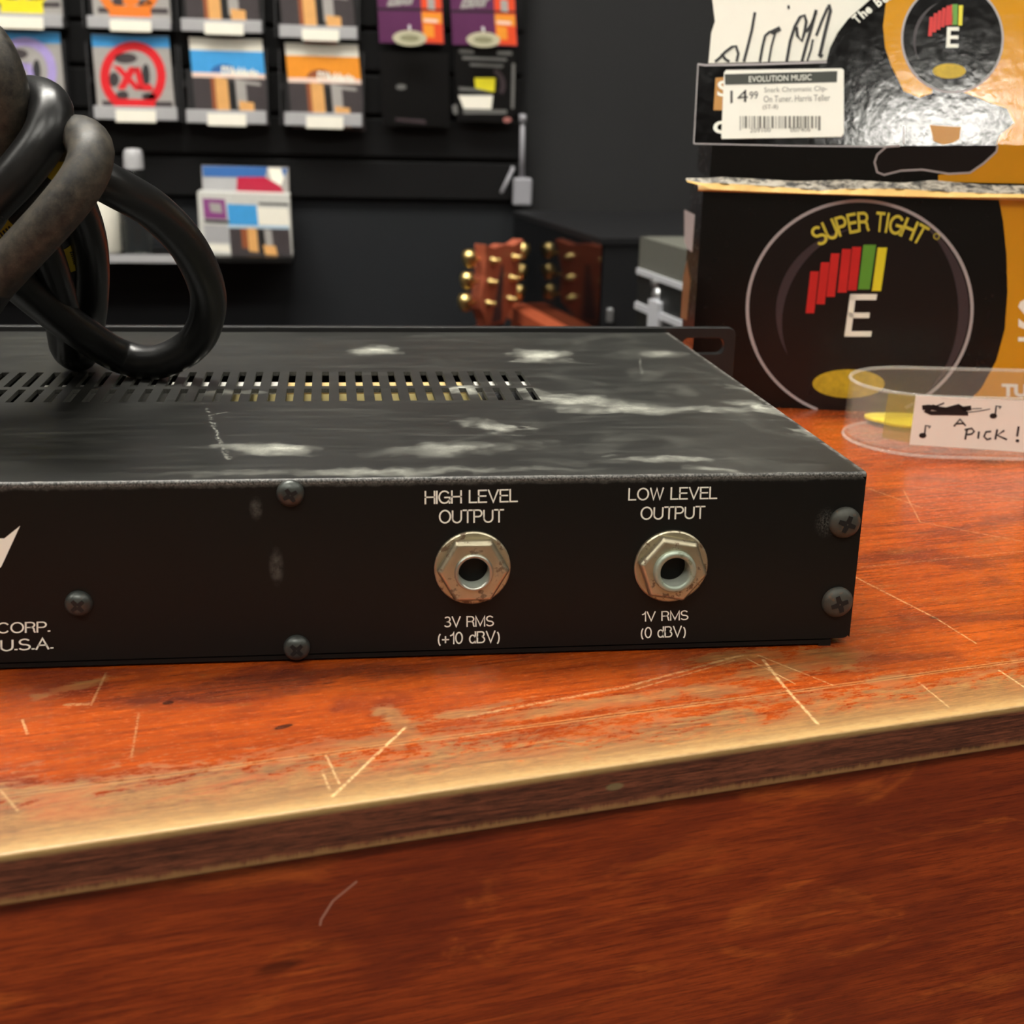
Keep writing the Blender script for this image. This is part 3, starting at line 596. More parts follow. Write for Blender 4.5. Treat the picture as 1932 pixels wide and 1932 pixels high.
for ch, wd in zip(W_, wds):
    a = math.radians(-33.5+65.5*(acc+wd/2)/tot); acc += wd
    if ch != ' ':
        cx, cy, R2, hw, hh = 1643, 612, 194, (wd-7)/2, 19
        o_ = lambda u, v: (cx+(R2+v)*math.sin(a)+u*math.cos(a), cy-(R2+v)*math.cos(a)+u*math.sin(a))
        mb.text(FB, ch, o_(-hw, -hh), o_(hw, -hh), o_(-hw, hh), M_yel, .24, stroke=.17)
mb.ring(FB, 1767, 446, 6, 6, 1.5, M_yel, .24, 16)
mb.ell(FB, 1601, 724, 68, 27, M_oliveyel, .24, 40)
mb.text(FB, 'S', (1921, 622), (1972, 624), (1921, 562), M_print, .24, bold=.02); mb.text(FB, 'TUNER', (1890, 748), (2010, 752), (1890, 724), M_print, .24, bold=.05)
mb.line(FB, [(1921, 640), (1990, 642)], 8, M_print, .24)
LS = Plane(B0, -bu)                             # narrow end, with printed stripes and a painted-on reflection
mb.art(LS, [(1291, 395), (1291, 455), (1297, 470), (1306, 476), (1311, 405)], M_silver, .15)
mb.art(LS, [(1289, 520), (1284, 600), (1296, 604), (1303, 530), (1296, 490)], M_sun0, .15)  # reflection on the glossy end, put in as a brown patch
mb.build('carton', lower)
# flaps standing slightly open on top: gold inside edge, crumpled grey print above
mb = MB(); N = 60; rows = []
for k in range(N+1):
    u = -2+(BW+2)*k/N; wv = math.sin(u*.11)*.5+math.sin(u*.31+1)*.35
    rows.append([b2(u, BH+.3, .1), b2(u, BH+.9+wv*.3, .6), b2(u, BH+2.2+wv*.7, -.5), b2(u, BH+2.4+wv*.4, -16), b2(u, BH+.4, -30)])
fl = [(M_card, 0), (M_card, 1), (M_crump, 2), (M_crump, 3)]
for m, j in fl: mb.add([r[j+q] for r in rows for q in (0, 1)], [(2*k, 2*k+2, 2*k+3, 2*k+1) for k in range(N)], m, True)
mb.build('top_flap', lower)
mb = MB()
g1 = [(1296, 343), (1330, 352), (1341, 357), (1420, 361), (1500, 364), (1600, 367), (1700, 370), (1786, 372), (1900, 372), (2060, 374)]
g2 = [(1294, 340), (1328, 346), (1345, 345), (1420, 349), (1500, 355), (1545, 360), (1600, 356), (1700, 356), (1786, 362), (1900, 366), (2060, 366)]
g3 = [(1303, 336), (1330, 336), (1360, 334), (1420, 337), (1500, 342), (1545, 341), (1600, 339), (1700, 345), (1760, 340), (1860, 349), (2060, 352)]
def ribbon(L1, L2, m, o1, o2, n=90):
    def ip(L, x): 
        k = max(i for i in range(len(L)-1) if L[i][0] <= x or i == 0); (a, b), (c_, d) = L[k], L[k+1]; return b+(d-b)*min(1, max(0, (x-a)/(c_-a)))
    vs = []
    for k in range(n+1):
        x = L1[0][0]+(L1[-1][0]-L1[0][0])*k/n; j = math.sin(x*.21)*1.2+math.sin(x*.077)*.9
        vs += [FB(x, ip(L1, x), o1), FB(x, ip(L2, x), o2+j*.35)]
    mb.add(vs, [(2*k, 2*k+2, 2*k+3, 2*k+1) for k in range(n)], m, True)
ribbon(g1, g2, M_card, 4., 2.2); ribbon(g2, g3, M_crump, 2.3, .4)
mb.build('tuck_flap', lower)
# upper box
UO = B0+bu*2.5+Vector((0, 0, BH+4.7))-bn*1.5
FU = Plane(UO, bn)
TILT = math.radians(17)
fz = FU(1310, 271).z                            # fold line height
FO = Vector((UO.x, UO.y, fz)); un = (bn*math.cos(TILT)+Vector((0, 0, 1))*math.sin(TILT)).normalized()
FT = Plane(FO, un)
upper = thing('tuner_display_box', 'opened black and gold tuner display box stacked on the SUPER TIGHT box', 'box', UO)
mb = MB(); uu = lambda u, z, off=0.: UO+bu*u+Vector((0, 0, z))+bn*off
hz = fz-UO.z
mb.prism([uu(0, 0), uu(BW, 0), uu(BW, hz), uu(0, hz)], -bn*BD, M_boxblack)
foot = [(1697, 275), (1672, 277), (1655, 292), (1650, 306), (1655, 325), (1668, 330), (1700, 322), (1740, 320), (1790, 328), (1830, 326), (1856, 308), (1880, 286), (1882, 274)]
mb.art(FU, [(1880, 272), (1876, 288), (1850, 312), (1820, 326), (1770, 330), (1770, 343), (2090, 350), (2090, 280)], M_gold, .15)
mb.art(FU, foot, M_disc, .2); mb.line(FU, foot, 3.5, M_silver, .25)
mb.build('tray', upper)
mb = MB()
rise = [(1560, 114), (1566, 90), (1580, 62), (1600, 36), (1625, 14), (1650, -8), (1700, -60), (1780, -95)]
front = [(1310, 270), (2090, 280), (2090, -95)]+rise[::-1]+[(1317, 120)]
mb.prism([FT(a, b) for a, b in front][::-1], -un*.9, M_boxglare)
go = [(1690, -60), (1672, 0), (1666, 50), (1670, 90), (1682, 125), (1697, 155), (1705, 172), (1735, 184), (1758, 176), (1760, 160), (1810, 165), (1812, 172), (1850, 186), (1880, 200), (1893, 232), (1874, 262), (1884, 274), (2090, 280), (2090, -60)]
mb.art(FT, go, M_gold, .12)
mb.ring(FT, 1797, 72, 97, 104, 5, M_silver, .2, 64); mb.ell(FT, 1797, 72, 93, 100, M_boxglare, .22, 64)
mb.art(FT, [(1757, 160), (1837, 160), (1812, 178), (1850, 188), (1900, 205), (1914, 232), (1886, 256), (1880, 272), (1818, 272), (1812, 262), (1752, 262), (1745, 240), (1640, 240), (1660, 205), (1740, 188), (1765, 180)], M_boxglare, .18)
mb.art(FT, [(1754, 236), (1813, 240), (1810, 262), (1800, 268), (1780, 273), (1762, 266)], M_tan, .24)
for k, (x_, y_, h) in enumerate(((1751, 32, 36), (1759, 25, 36), (1767, 20, 36), (1775, 15, 36), (1783, 11, 37), (1790, 9, 38))): mb.art(FT, [(x_+3, y_), (x_, y_+h), (x_+7, y_+h), (x_+10, y_)], M_red, .26)
mb.art(FT, [(1797, 8), (1795, 47), (1806, 47), (1807, 8)], M_grn, .26); mb.art(FT, [(1809, 10), (1808, 48), (1815, 48), (1817, 10)], M_ylw, .26)
mb.text(FT, 'E', (1785, 90), (1808, 90), (1787, 51), M_print, .28, bold=.02)
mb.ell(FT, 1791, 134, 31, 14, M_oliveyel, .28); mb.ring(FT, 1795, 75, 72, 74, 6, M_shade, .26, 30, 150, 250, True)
for ch, x_, y_, a in (('T', 1616, 36, -44), ('h', 1627, 26, -42), ('e', 1637, 18, -40), ('B', 1656, 4, -38), ('e', 1668, -3, -36), ('s', 1678, -9, -34), ('t', 1687, -14, -33)):
    c_, q = math.cos(math.radians(a)), math.sin(math.radians(a)); hh = 9 if ch in 'ThBt' else 6.5
    o_ = lambda u, v: (x_+u*c_+v*q, y_+u*q-v*c_)
    mb.text(FT, ch, o_(-5, -9), o_(6, -9), o_(-5, -9+2*hh), M_print, .22, bold=.03)
mb.art(FT, [(1350, 147), (1346, 208), (1370, 208), (1374, 145)], M_tan, .12); mb.text(FT, 'S', (1353, 182), (1374, 182), (1354, 152), M_print, .2, bold=.02)
mb.text(FT, 'C', (1345, 252), (1372, 252), (1346, 228), M_print, .2, bold=.05)
mb.line(FT, [(1309, 271), (1500, 275), (1700, 277), (1880, 277)], 2.2, M_silver, .2); mb.line(FT, [(1317, 121), (1330, 123), (1440, 121), (1560, 117)], 4, M_silver, .2)
mb.line(FT, [(1317, 120), (1309, 271)], 2.0, M_silver, .2); mb.line(FT, [(1705, 238), (1705, 272)], 2.2, M_silver, .2)
fp = mb.build('front_panel', upper)
mb = MB(); pl = Plane(FO+un*.6, un)
mb.prism([pl(a, b) for a, b in [(1362, 262), (1588, 258), (1592, 252), (1592, 132), (1588, 129), (1370, 132), (1366, 137), (1361, 258)]], -un*.25, M_cream)
mb.art(pl, [(1367, 140), (1368, 160), (1579, 155), (1580, 134)], plain('dark_label_bar', lin(52, 56, 48), .5), .05)
mb.text(pl, 'EVOLUTION MUSIC', (1413, 155), (1531, 151), (1413, 144), M_print, .1)
mb.text(pl, '14', (1378, 194), (1411, 192), (1378, 171), M_ink, .1, bold=.0); mb.text(pl, '99', (1414, 187), (1430, 186), (1414, 173), M_ink, .1)
M_gtxt = plain('grey_label_print', lin(120, 118, 108), .5)
mb.text(pl, 'Snark Chromatic Clip-', (1442, 177), (1561, 174), (1442, 165), M_gtxt, .1); mb.text(pl, 'On Tuner. Harris Teller', (1441, 193), (1566, 190), (1441, 181), M_gtxt, .1); mb.text(pl, '(ST-8)', (1439, 208), (1468, 207), (1439, 198), M_gtxt, .1)
x_ = 1396; rnd = random.Random(3)
while x_ < 1547:
    wd = rnd.choice((1.6, 1.6, 3, 4.6)); mb.art(pl, [(x_, 219), (x_, 242 if 1400 < x_ < 1540 else 246), (x_+wd, 242 if 1400 < x_ < 1540 else 246), (x_+wd, 219)], M_gtxt, .1); x_ += wd+rnd.choice((1.8, 2.4, 3.4))
mb.text(pl, '209100', (1415, 250), (1454, 249), (1415, 242), M_gtxt, .1); mb.text(pl, '007406', (1491, 249), (1529, 248), (1491, 241), M_gtxt, .1)
o = mb.build('price_sticker', upper); o['label'] = 'white price sticker reading 14.99 with a barcode'
# hand lettered card standing in the opened box
CP = Plane(FO-un*5, un)
card = MB(); card.prism([CP(a, b) for a, b in [(1334, 150), (1760, 150), (1760, -70), (1345, -70), (1344, 0), (1349, 40), (1342, 62)]], -bn*.7, M_white)
K = lambda L, wd: card.line(CP, [(1280+a/2.963, b/2.963) for a, b in L], wd*1.3, M_ink, .15)
for L, wd in (([(428, 68), (410, 170), (385, 270), (365, 345)], 4), ([(205, 345), (235, 320), (262, 290), (300, 262), (322, 258), (335, 300), (325, 345)], 4), ([(240, 300), (262, 330), (285, 345)], 4),
              ([(455, 345), (470, 260), (485, 200), (510, 178), (525, 182)], 4), ([(520, 182), (545, 170), (570, 158)], 7), ([(545, 170), (520, 260), (505, 345)], 3.2), ([(615, 30), (617, 50)], 3.5),
              ([(605, 345), (625, 230), (650, 150), (680, 95), (705, 85), (715, 120), (705, 180), (690, 230), (665, 200), (660, 150)], 4.5), ([(770, 55), (745, 150), (715, 250), (690, 345)], 4.5), ([(715, 180), (745, 130), (770, 70)], 4),
              ([(840, 25), (850, 60), (820, 180), (790, 310)], 5), ([(770, 200), (800, 120), (835, 40)], 4), ([(720, 340), (740, 280), (752, 220)], 3.2), ([(785, 300), (795, 310), (805, 318)], 6)): K(L, wd)
tag(card.build('shop_sign_card', None, CP(1500, 150)), 'white card with tall black handwriting tucked behind the opened tuner box front', 'sign card')

# ------------------------------------------------------------------ pick tray and pick
tray = thing('pick_tray', 'clear plastic tray with a handwritten PICK label in front of the tuner box', 'tray', (118, 195, 0))
tw = math.radians(-8); TM = Matrix.Translation((76, 199.5, 0)) @ Matrix.Rotation(tw, 4, 'Z')
def stad(L, r, x0, n=14):                       # outline: round end at x0, straight sides
    cx = x0+r; out = [(cx+r*math.cos(math.radians(90+180*k/n)), r*math.sin(math.radians(90+180*k/n))) for k in range(n+1)]
    ce = L-r; return out+[(ce+r*math.cos(math.radians(-90+180*k/n)), r*math.sin(math.radians(-90+180*k/n))) for k in range(n+1)]
TL, TH_ = 130, 23.
mb = MB(); O0 = stad(TL+.6, 28.6, -.6); O1 = stad(TL, 28, 0); I1 = stad(TL-1.6, 26.4, 1.6); I0 = stad(TL-1.2, 26.8, 1.2); nO = len(O0)
vs = [TM @ Vector((a, b, .05)) for a, b in O0]+[TM @ Vector((a, b, TH_)) for a, b in O1]+[TM @ Vector((a, b, TH_)) for a, b in I1]+[TM @ Vector((a, b, 1.7)) for a, b in I0]
fs = [(j*nO+k, j*nO+(k+1) % nO, (j+1)*nO+(k+1) % nO, (j+1)*nO+k) for j in range(3) for k in range(nO)]+[tuple(range(nO-1, -1, -1)), tuple(3*nO+k for k in range(nO))]
mb.add(vs, fs, M_clear); mb.build('dish', tray)
mb = MB()
for L in (O1, O0): mb.tube([TM @ Vector((a, b, TH_+.1 if L is O1 else .75)) for a, b in L+[L[0]]], .7 if L is O1 else .6, M_clear2, 8, False)
mb.build('rim', tray)
sd = (TM @ Vector((60, -28, TH_)))-(TM @ Vector((60, -28.6, 0))); sx = TM.to_3x3() @ Vector((1, 0, 0)); ntr = sx.cross(sd).normalized()
ntr = ntr if ntr.y < 0 else -ntr
TP = Plane((TM @ Vector((60, -28.6, 0)))+ntr*.35, ntr)
mb = MB(); mb.prism([TP(a, b) for a, b in [(1716, 839), (1960, 855), (1960, 758), (1728, 746)]], -ntr*.2, M_cream)
Q = lambda L, wd: mb.line(TP, [(1560+a/5.194, 660+b/5.194) for a, b in L], wd, M_ink, .12)
Q([(935, 568), (1000, 560), (1080, 575), (1180, 590), (1300, 585), (1415, 568)], 9); Q([(960, 590), (1020, 620), (1180, 620), (1385, 625)], 8); Q([(985, 600), (1040, 555), (1150, 590), (1290, 550), (1370, 600)], 8)
Q([(1060, 555), (1150, 522)], 2.5); Q([(1390, 612), (1500, 600), (1600, 580)], 1.6); Q([(1420, 578), (1520, 575)], 1.4)
for dx, dy in ((0, 0), (-692, 192)):
    Q([(1650+dx, 640+dy), (1660+dx, 550+dy), (1710+dx, 560+dy), (1690+dx, 575+dy)], 3); mb.ell(TP, 1560+(1632+dx)/5.194, 660+(648+dy)/5.194, 7, 5, M_ink, .13, 16)
Q([(1245, 750), (1305, 680), (1360, 745)], 3.2); Q([(1270, 725), (1340, 722)], 3)
Q([(1375, 780), (1355, 880)], 3.6); Q([(1350, 785), (1420, 770), (1445, 800), (1420, 825), (1375, 832)], 3.4); Q([(1492, 800), (1482, 870)], 3.6); Q([(1610, 800), (1560, 805), (1540, 850), (1570, 880), (1610, 868)], 3.6)
Q([(1670, 780), (1650, 880)], 3.6); Q([(1740, 790), (1670, 838), (1765, 880)], 3.6); Q([(1880, 750), (1865, 850)], 4); mb.ell(TP, 1560+1868/5.194, 660+892/5.194, 3.5, 3, M_ink, .13, 12)
o = mb.build('paper_label', tray); o['label'] = 'white label reading A PICK! with drawn notes'
gt = G('matte_clear_tape'); gt.set(Base_Color=lin(196, 180, 70), Roughness=.5, Alpha=.32); mb = MB()
mb.prism([TP(a, b) for a, b in [(1664, 826), (1716, 835), (1728, 746), (1676, 741)]], -ntr*.1, gt.mat); mb.build('tape', tray)
def pick(px, py, rot, lab, z=1.9, grp='loose yellow picks in the clear tray'):
    p = at_z(px, py, z); mb = MB(); pts = []
    for k in range(30):
        a = 2*math.pi*k/30; r = 11.5*(1+.13*math.cos(3*a)); pts.append((r*math.cos(a), r*math.sin(a)))
    c_, q = math.cos(rot), math.sin(rot)
    mb.prism([p+Vector((u*c_-v*q, u*q+v*c_, .9)) for u, v in pts], (0, 0, -.9), plain('yellow_pick_plastic', lin(238, 214, 60), .3))
    tag(mb.build('guitar_pick', None, p, bevel=.2), lab, 'guitar pick')
pick(1692, 793, .5, 'bright yellow guitar pick lying in the clear tray beside the paper label')

# ------------------------------------------------------------------ string packs in holders on the slatted panel
YP = 1393.; WP = Plane((0, YP, 0), (0, -1, 0))
M_blue = plain('sky_blue_print', lin(70, 160, 224), .35); M_org = plain('orange_print', lin(236, 150, 48), .35); M_pgrey = plain('silver_grey_print', lin(168, 164, 160), .35, var=.12)
M_pdark = plain('charcoal_print', lin(70, 64, 66), .35, var=.25, scale=.06); M_wood = plain('tan_guitar_print', lin(226, 170, 104), .4, var=.2, scale=.06); M_sunb = plain('brown_guitar_print', lin(150, 84, 52), .4)
M_ringr = plain('red_ring_print', lin(222, 40, 48), .35); M_ringo = plain('orange_ring_print', lin(236, 128, 48), .35); M_ringy = plain('yellow_ring_print', lin(244, 226, 48), .35); M_ringv = plain('lilac_ring_print', lin(172, 156, 214), .35)
M_purp = plain('purple_print', lin(92, 42, 84), .35, var=.25, scale=.03); M_ored = plain('orange_red_print', lin(226, 78, 40), .35); M_lblue = plain('deep_blue_print', lin(56, 104, 168), .35)
M_paleprint = plain('pale_pink_print', lin(244, 214, 200), .4)
def pack_base(mb, x0, y0, x1, y1, m, pl=WP, skew=.09, t=3.):
    sk = lambda x, y: x+(y-y0)*skew
    q = [(sk(x0, y1), y1+2), (sk(x1, y1), y1+7), (x1, y0+4), (x0, y0)]
    mb.prism([pl(*p) for p in q], (0, t, 0), m); return q
def ring_pack(x0, y0, mring, label, xl):        # about 146 px wide, 140 px tall; (x0, y0) its top corner
    mb = MB(); x1, y1 = x0+146, y0+150; pack_base(mb, x0, y0, x1, y1, M_pgrey)
    mb.art(WP, [(x0+2, y0+24), (x1+2, y0+26), (x1, y0+5), (x0, y0+1)], M_blue, .2)
    cx, cy = x0+79, y0+80
    mb.ell(WP, cx, cy, 57, 64, M_pgrey, .25); mb.ring(WP, cx, cy, 62, 66, 17, mring, .3, 48)
    for dx, dy, rx, ry in ((-14, -34, 22, 10), (-36, 6, 10, 14), (24, 0, 8, 24), (-20, 36, 12, 9), (30, 38, 14, 7)): mb.ell(WP, cx+dx, cy+dy, rx, ry, M_pdark if rx != 8 else M_smoke, .3, 16)
    if xl: mb.text(WP, 'XL', (cx-30, cy+24), (cx+38, cy+28), (cx-40, cy-20), mring, .4, bold=.075)
    else: mb.ell(WP, cx+4, cy+34, 16, 9, mring, .4, 16)
    mb.art(WP, [(x0+22, y1-14), (x1+8, y1-12), (x1+6, y1-22), (x0+20, y1-24)], M_pdark, .22); mb.art(WP, [(cx-38, y1+2), (cx+44, y1+3), (cx+40, y1-26), (cx-36, y1-28)], mring, .35)
    return tag(mb.build('string_pack', None, WP(cx, y1)), label, 'string pack', 'string packs in the wall holders')
def band_pack(x0, y0, mband, label, red=None):
    mb = MB(); x1, y1 = x0+138, y0+160; pack_base(mb, x0, y0, x1, y1, M_pdark)
    k = .09
    def q(a, b, c_, d, m, o): mb.art(WP, [(x0+a+d*k, y0+d), (x0+c_+d*k, y0+d+4), (x0+c_+b*k, y0+b+4), (x0+a+b*k, y0+b)], m, o)
    q(0, 0, 138, 24, M_white, .2); q(0, 24, 138, 66, mband, .2); q(0, 66, 138, 75, M_paleprint, .22)
    mb.ell(WP, x0+66, y0+66, 24, 15, M_sunb if red else M_lblue, .21, 24, 180, 360)
    mb.text(WP, "D'Addario", (x0+62, y0+72), (x0+132, y0+77), (x0+62, y0+54), M_white, .3, bold=.06)
    q(34, 75, 50, 145, M_sunb, .22); q(42, 75, 66, 140, M_wood, .24); q(68, 82, 80, 150, M_recess, .25); q(80, 78, 100, 132, M_pgrey, .24); q(84, 120, 112, 158, M_wood, .26)
    q(96, 82, 128, 88, M_pgrey, .26)
    return tag(mb.build('string_pack', None, WP(x0+70, y1)), label, 'string pack', 'string packs in the wall holders')
ring_pack(172, 64, M_ringr, 'string pack with a red ring and red XL letters in a wall holder', True)
ring_pack(-34, 56, M_ringv, 'string pack with a lilac ring and blue top partly hidden behind the power cord', True)
ring_pack(182-18, -112, M_ringo, 'string pack with an orange ring in the upper holder above the red ring pack', False)
ring_pack(-40, -124, M_ringy, 'string pack with a yellow ring in the upper holder at the corner of the photo', False)
band_pack(356, 70, M_blue, 'string pack with a white top over a sky blue band in a wall holder')
band_pack(537, 80, M_org, 'string pack with a white top over an orange band in a wall holder', True)
band_pack(340, -104, M_lblue, 'string pack showing a brown guitar picture in the holder above the blue band pack')
band_pack(520, -92, M_lblue, 'string pack showing a brown guitar picture in the holder above the orange band pack')
mb = MB(); bp = Plane((0, 1402, 0), (0, -1, 0)); mb.prism([bp(a, b) for a, b in [(578, 120), (640, 124), (636, 70), (572, 67)]], (0, 2, 0), M_ored)
tag(mb.build('string_pack', None, bp(606, 120)), 'red-orange pack peeking out above the orange band pack in its holder', 'string pack', 'string packs in the wall holders')
LP = Plane((0, 1384, 0), (0, -1, 0))
def holder(x0, x1, y0, y1, tx0, tx1, lab):      # lip corners and tag, in the plane of the lip
    t = thing('pack_holder', lab, 'pack holder', LP((x0+x1)/2, y1), 'clear pack holders on the slatted panel')
    a, b = LP(x0, y1), LP(x1, y1+5); top = LP(x0, y0).z; mb = MB()
    mb.box((a.x, 1384, a.z), (b.x, 1386, top), M_lip); mb.build('lip', t, bevel=.6)
    mb = MB(); mb.box((a.x, 1386, a.z), (b.x, 1409, a.z+2), M_smoke); mb.box((a.x, 1404, a.z), (b.x, 1406, a.z+60), M_smoke)
    mb.box((a.x-5, 1386, a.z), (a.x-3.4, 1411, a.z+85), M_smoke); mb.box((b.x+1, 1386, a.z), (b.x+2.6, 1411, a.z+85), M_smoke)
    mb.box((a.x-3.4, 1405, a.z+40), (a.x, 1411.5, a.z+48), M_smoke); mb.box((b.x, 1405, a.z+40), (b.x+1, 1411.5, a.z+48), M_smoke); mb.build('back_plate', t)
    mb = MB(); u, v = LP(tx0, y1+5), LP(tx1, y1+8); mb.box((u.x, 1382.8, a.z-3), (v.x, 1383.8, top-4), M_white); mb.build('price_tag', t, bevel=.4)
for a in ((178, 335, 199, 224, 219, 295, 'clear holder lip under the red ring string pack'), (352, 503, 206, 231, 392, 465, 'clear holder lip under the sky blue string pack'), (537, 683, 211, 236, 578, 648, 'clear holder lip under the orange band string pack'),
          (-40, 118, 22, 47, -10, 83, 'clear holder lip under the yellow ring string pack'), (165, 322, 29, 52, 208, 286, 'clear holder lip under the orange ring string pack'), (342, 494, 34, 58, 386, 460, 'clear holder lip under the brown picture pack above the blue one'),
          (527, 674, 46, 70, 570, 640, 'clear holder lip under the brown picture pack above the orange one'), (-30, 125, 192, 216, 10, 86, 'clear holder lip under the lilac ring string pack')): holder(*a)

# purple packs on hooks, small black packs
HP = Plane((0, 1388, 0), (0, -1, 0))
def purple(x0, y0, lab):
    mb = MB(); w_, h = 122, 122; q = lambda a, b, c_, d, m, o: mb.art(HP, [(x0+a+d*.05, y0+d+1), (x0+c_+d*.05, y0+d+3), (x0+c_+b*.05, y0+b+3), (x0+a+b*.05, y0+b+1)], m, o)
    mb.prism([HP(x0+6, y0+h), HP(x0+w_+6, y0+h+3), HP(x0+w_, y0+3), HP(x0, y0)], (0, 5, 0), M_purp)
    q(82, 2, 121, h-1, M_ored, .2); q(82, 64, 120, 84, M_org, .25); q(86, 76, 112, 82, M_paleprint, .3); q(84, 86, 104, 110, M_org, .25); q(94, 36, 108, 58, M_pgrey, .3); q(0, 56, 122, 60, M_recess, .28)
    mb.text(HP, 'Elixir', (x0+20, y0+54), (x0+76, y0+50), (x0+24, y0+26), M_pgrey, .3, bold=.05, shear=.3)
    tag(mb.build('string_pack', None, HP(x0+60, y0+h)), lab, 'string pack', 'purple string packs on hooks')
purple(710, -42, 'purple and orange string pack hanging on the hook nearer the wall holders'); purple(848, -38, 'purple and orange string pack hanging beside the plain charcoal wall')
def hook(px, py, lab, oval=True):
    p = Plane((0, 1372, 0), (0, -1, 0))(px, py); t = thing('display_hook', lab, 'display hook', (p.x, 1411, p.z+12), 'display hooks on the slatted panel')
    mb = MB(); mb.tube([(p.x, 1411.5, p.z+14), (p.x, 1376, p.z+14), (p.x, 1373.5, p.z+12), (p.x, 1373, p.z+4)], 1.4, M_alu, 8); mb.build('rod', t)
    mb = MB(); pts = [(20*math.cos(2*math.pi*k/32), 8.6*math.sin(2*math.pi*k/32)) for k in range(32)]; M2 = plain('cream_tag_plastic', lin(190, 186, 158), .4)
    mb.prism([Vector((p.x+a, 1371, p.z+b)) for a, b in pts], (0, 1.6, 0), M2); mb.prism([Vector((p.x+a*.58, 1370.8, p.z+b*.45)) for a, b in pts], (0, .2, 0), plain('olive_tag_print', lin(140, 138, 108), .5)); mb.build('tag_plate', t)
hook(773, 72, 'hook with a cream oval tag in front of the purple pack nearer the wall holders'); hook(912, 75, 'hook with a cream oval tag in front of the purple pack beside the charcoal wall')
BP = Plane((0, 1392, 0), (0, -1, 0)); mb = MB(); M_bk = plain('black_pack_card', lin(14, 14, 15), .3, Specular_IOR_Level=.3); M_gt = plain('dim_grey_print_and_glint', lin(104, 104, 102), .4)
mb.prism([BP(a, b) for a, b in [(862, 228), (970, 232), (973, 92), (856, 88)]], (0, 3, 0), M_bk)
for q in ([(866, 92), (894, 93), (894, 101), (866, 100)], [(938, 96), (966, 97), (966, 104), (938, 103)], [(872, 106), (956, 110), (956, 115), (872, 112)], [(886, 119), (950, 122), (948, 128), (888, 125)], [(866, 164), (930, 168), (930, 174), (866, 171)], [(874, 207), (956, 207), (956, 215), (874, 215)], [(966, 120), (972, 120), (970, 205), (964, 205)], [(853, 200), (862, 196), (864, 214), (856, 216)]): mb.art(BP, q[::-1], M_gt, .2)
mb.ring(BP, 916, 160, 38, 36, 10, M_shade, .2, 20, -60, 30); mb.art(BP, [(895, 147), (935, 147), (933, 174), (922, 172), (897, 166)][::-1], M_ylw, .3); mb.art(BP, [(865, 180), (930, 180), (927, 206), (875, 205)][::-1], M_white, .3)
mb.ell(BP, 957, 226, 8, 5, plain('dusty_pink_print', lin(170, 110, 104), .4), .3, 14)
tag(mb.build('accessory_pack', None, BP(910, 230)), 'black accessory pack with a yellow square and white sticker under a purple pack', 'accessory pack')
mb = MB(); mb.prism([BP(a, b) for a, b in [(722, 236), (848, 240), (846, 100), (716, 96)]], (0, 4, 0), M_bk); mb.ell(BP, 757, 164, 10, 5, M_gt, .2, 14); mb.art(BP, [(746, 228), (804, 234), (802, 226), (746, 222)], M_shade, .2)  # grey oval and strip are faint glints painted on the black pack
tag(mb.build('accessory_pack', None, BP(785, 238)), 'plain black accessory pack hanging between the orange band pack and the yellow-marked pack', 'accessory pack')

# small grey plug on a cord at the panel's end, slanted peg beside it
p = at_y(985, 336, 1405); t = thing('hanging_plug', 'pale grey plug hanging on a cord at the end of the slatted panel', 'plug', p); e = at_y(986, 224, 1405)
mb = MB(); mb.tube([p+Vector((0, 0, -2)), p*.5+e*.5, e], [3.4, 3.2, 3.2], M_grey, 10); mb.lathe([(0.01, -6), (4.6, -5), (4.6, 5), (.01, 6)], e, (0, 0, 1), M_grey, 14); mb.build('cord', t)
a, b = at_y(967, 387, 1405), at_y(1003, 336, 1405); mb = MB(); mb.box((a.x, 1398, a.z), (b.x, 1411, b.z), M_grey); mb.build('plug_body', t, bevel=2.5)
mb = MB(); mb.tube([at_y(968, 318, 1404), at_y(946, 364, 1392)], 2.3, M_grey, 10)
mb.tube([at_y(968, 318, 1404), at_y(968, 318, 1404)+Vector((0, 8, 0))], 2.3, M_grey, 10)
tag(mb.build('peg_hook', None, at_y(968, 318, 1404)), 'slanted grey peg on the slatted panel beside the hanging plug', 'hook')

# ------------------------------------------------------------------ shelf with bottles and a boxed display of packs
SP = Plane((0, 1330, 0), (0, -1, 0)); szl, szr = SP(0, 486), SP(552, 486); SZ = at_y(300, 478, 1345).z
sh = thing('wall_shelf', 'narrow black shelf under the slatted panel carrying bottles and a pack display', 'shelf', ((szl.x+szr.x)/2, 1421, SZ-7))
mb = MB(); mb.box((szl.x-120, 1322, SZ-7), (szr.x, 1420.9, SZ-1), M_shelf); mb.build('board', sh)
mb = MB(); mb.box((szl.x-120, 1320, SZ-8), (SP(345, 480).x, 1322, SZ+1), M_lip); mb.build('front_lip', sh)
def bottle(px, r, prof, m, lab, capm=None, cap=None, extra=None):
    p = at_y(px, 478, 1355); p.z = SZ-1; t = thing('bottle', lab, 'bottle', p, None)
    mb = MB(); mb.lathe(prof, p, (0, 0, 1), m, 28); mb.build('body', t)
    if cap: mb = MB(); mb.lathe(cap, p, (0, 0, 1), capm, 24); mb.build('cap', t)
    if extra:
        mb = MB(); a0 = -160
        mb.add([p+Vector((r*1.01*math.cos(math.radians(q)), r*1.01*math.sin(math.radians(q)), zz)) for q in range(-165, -95, 5) for zz in extra], [(2*k, 2*k+2, 2*k+3, 2*k+1) for k in range(13)], M_paleprint, True); mb.build('label', t)
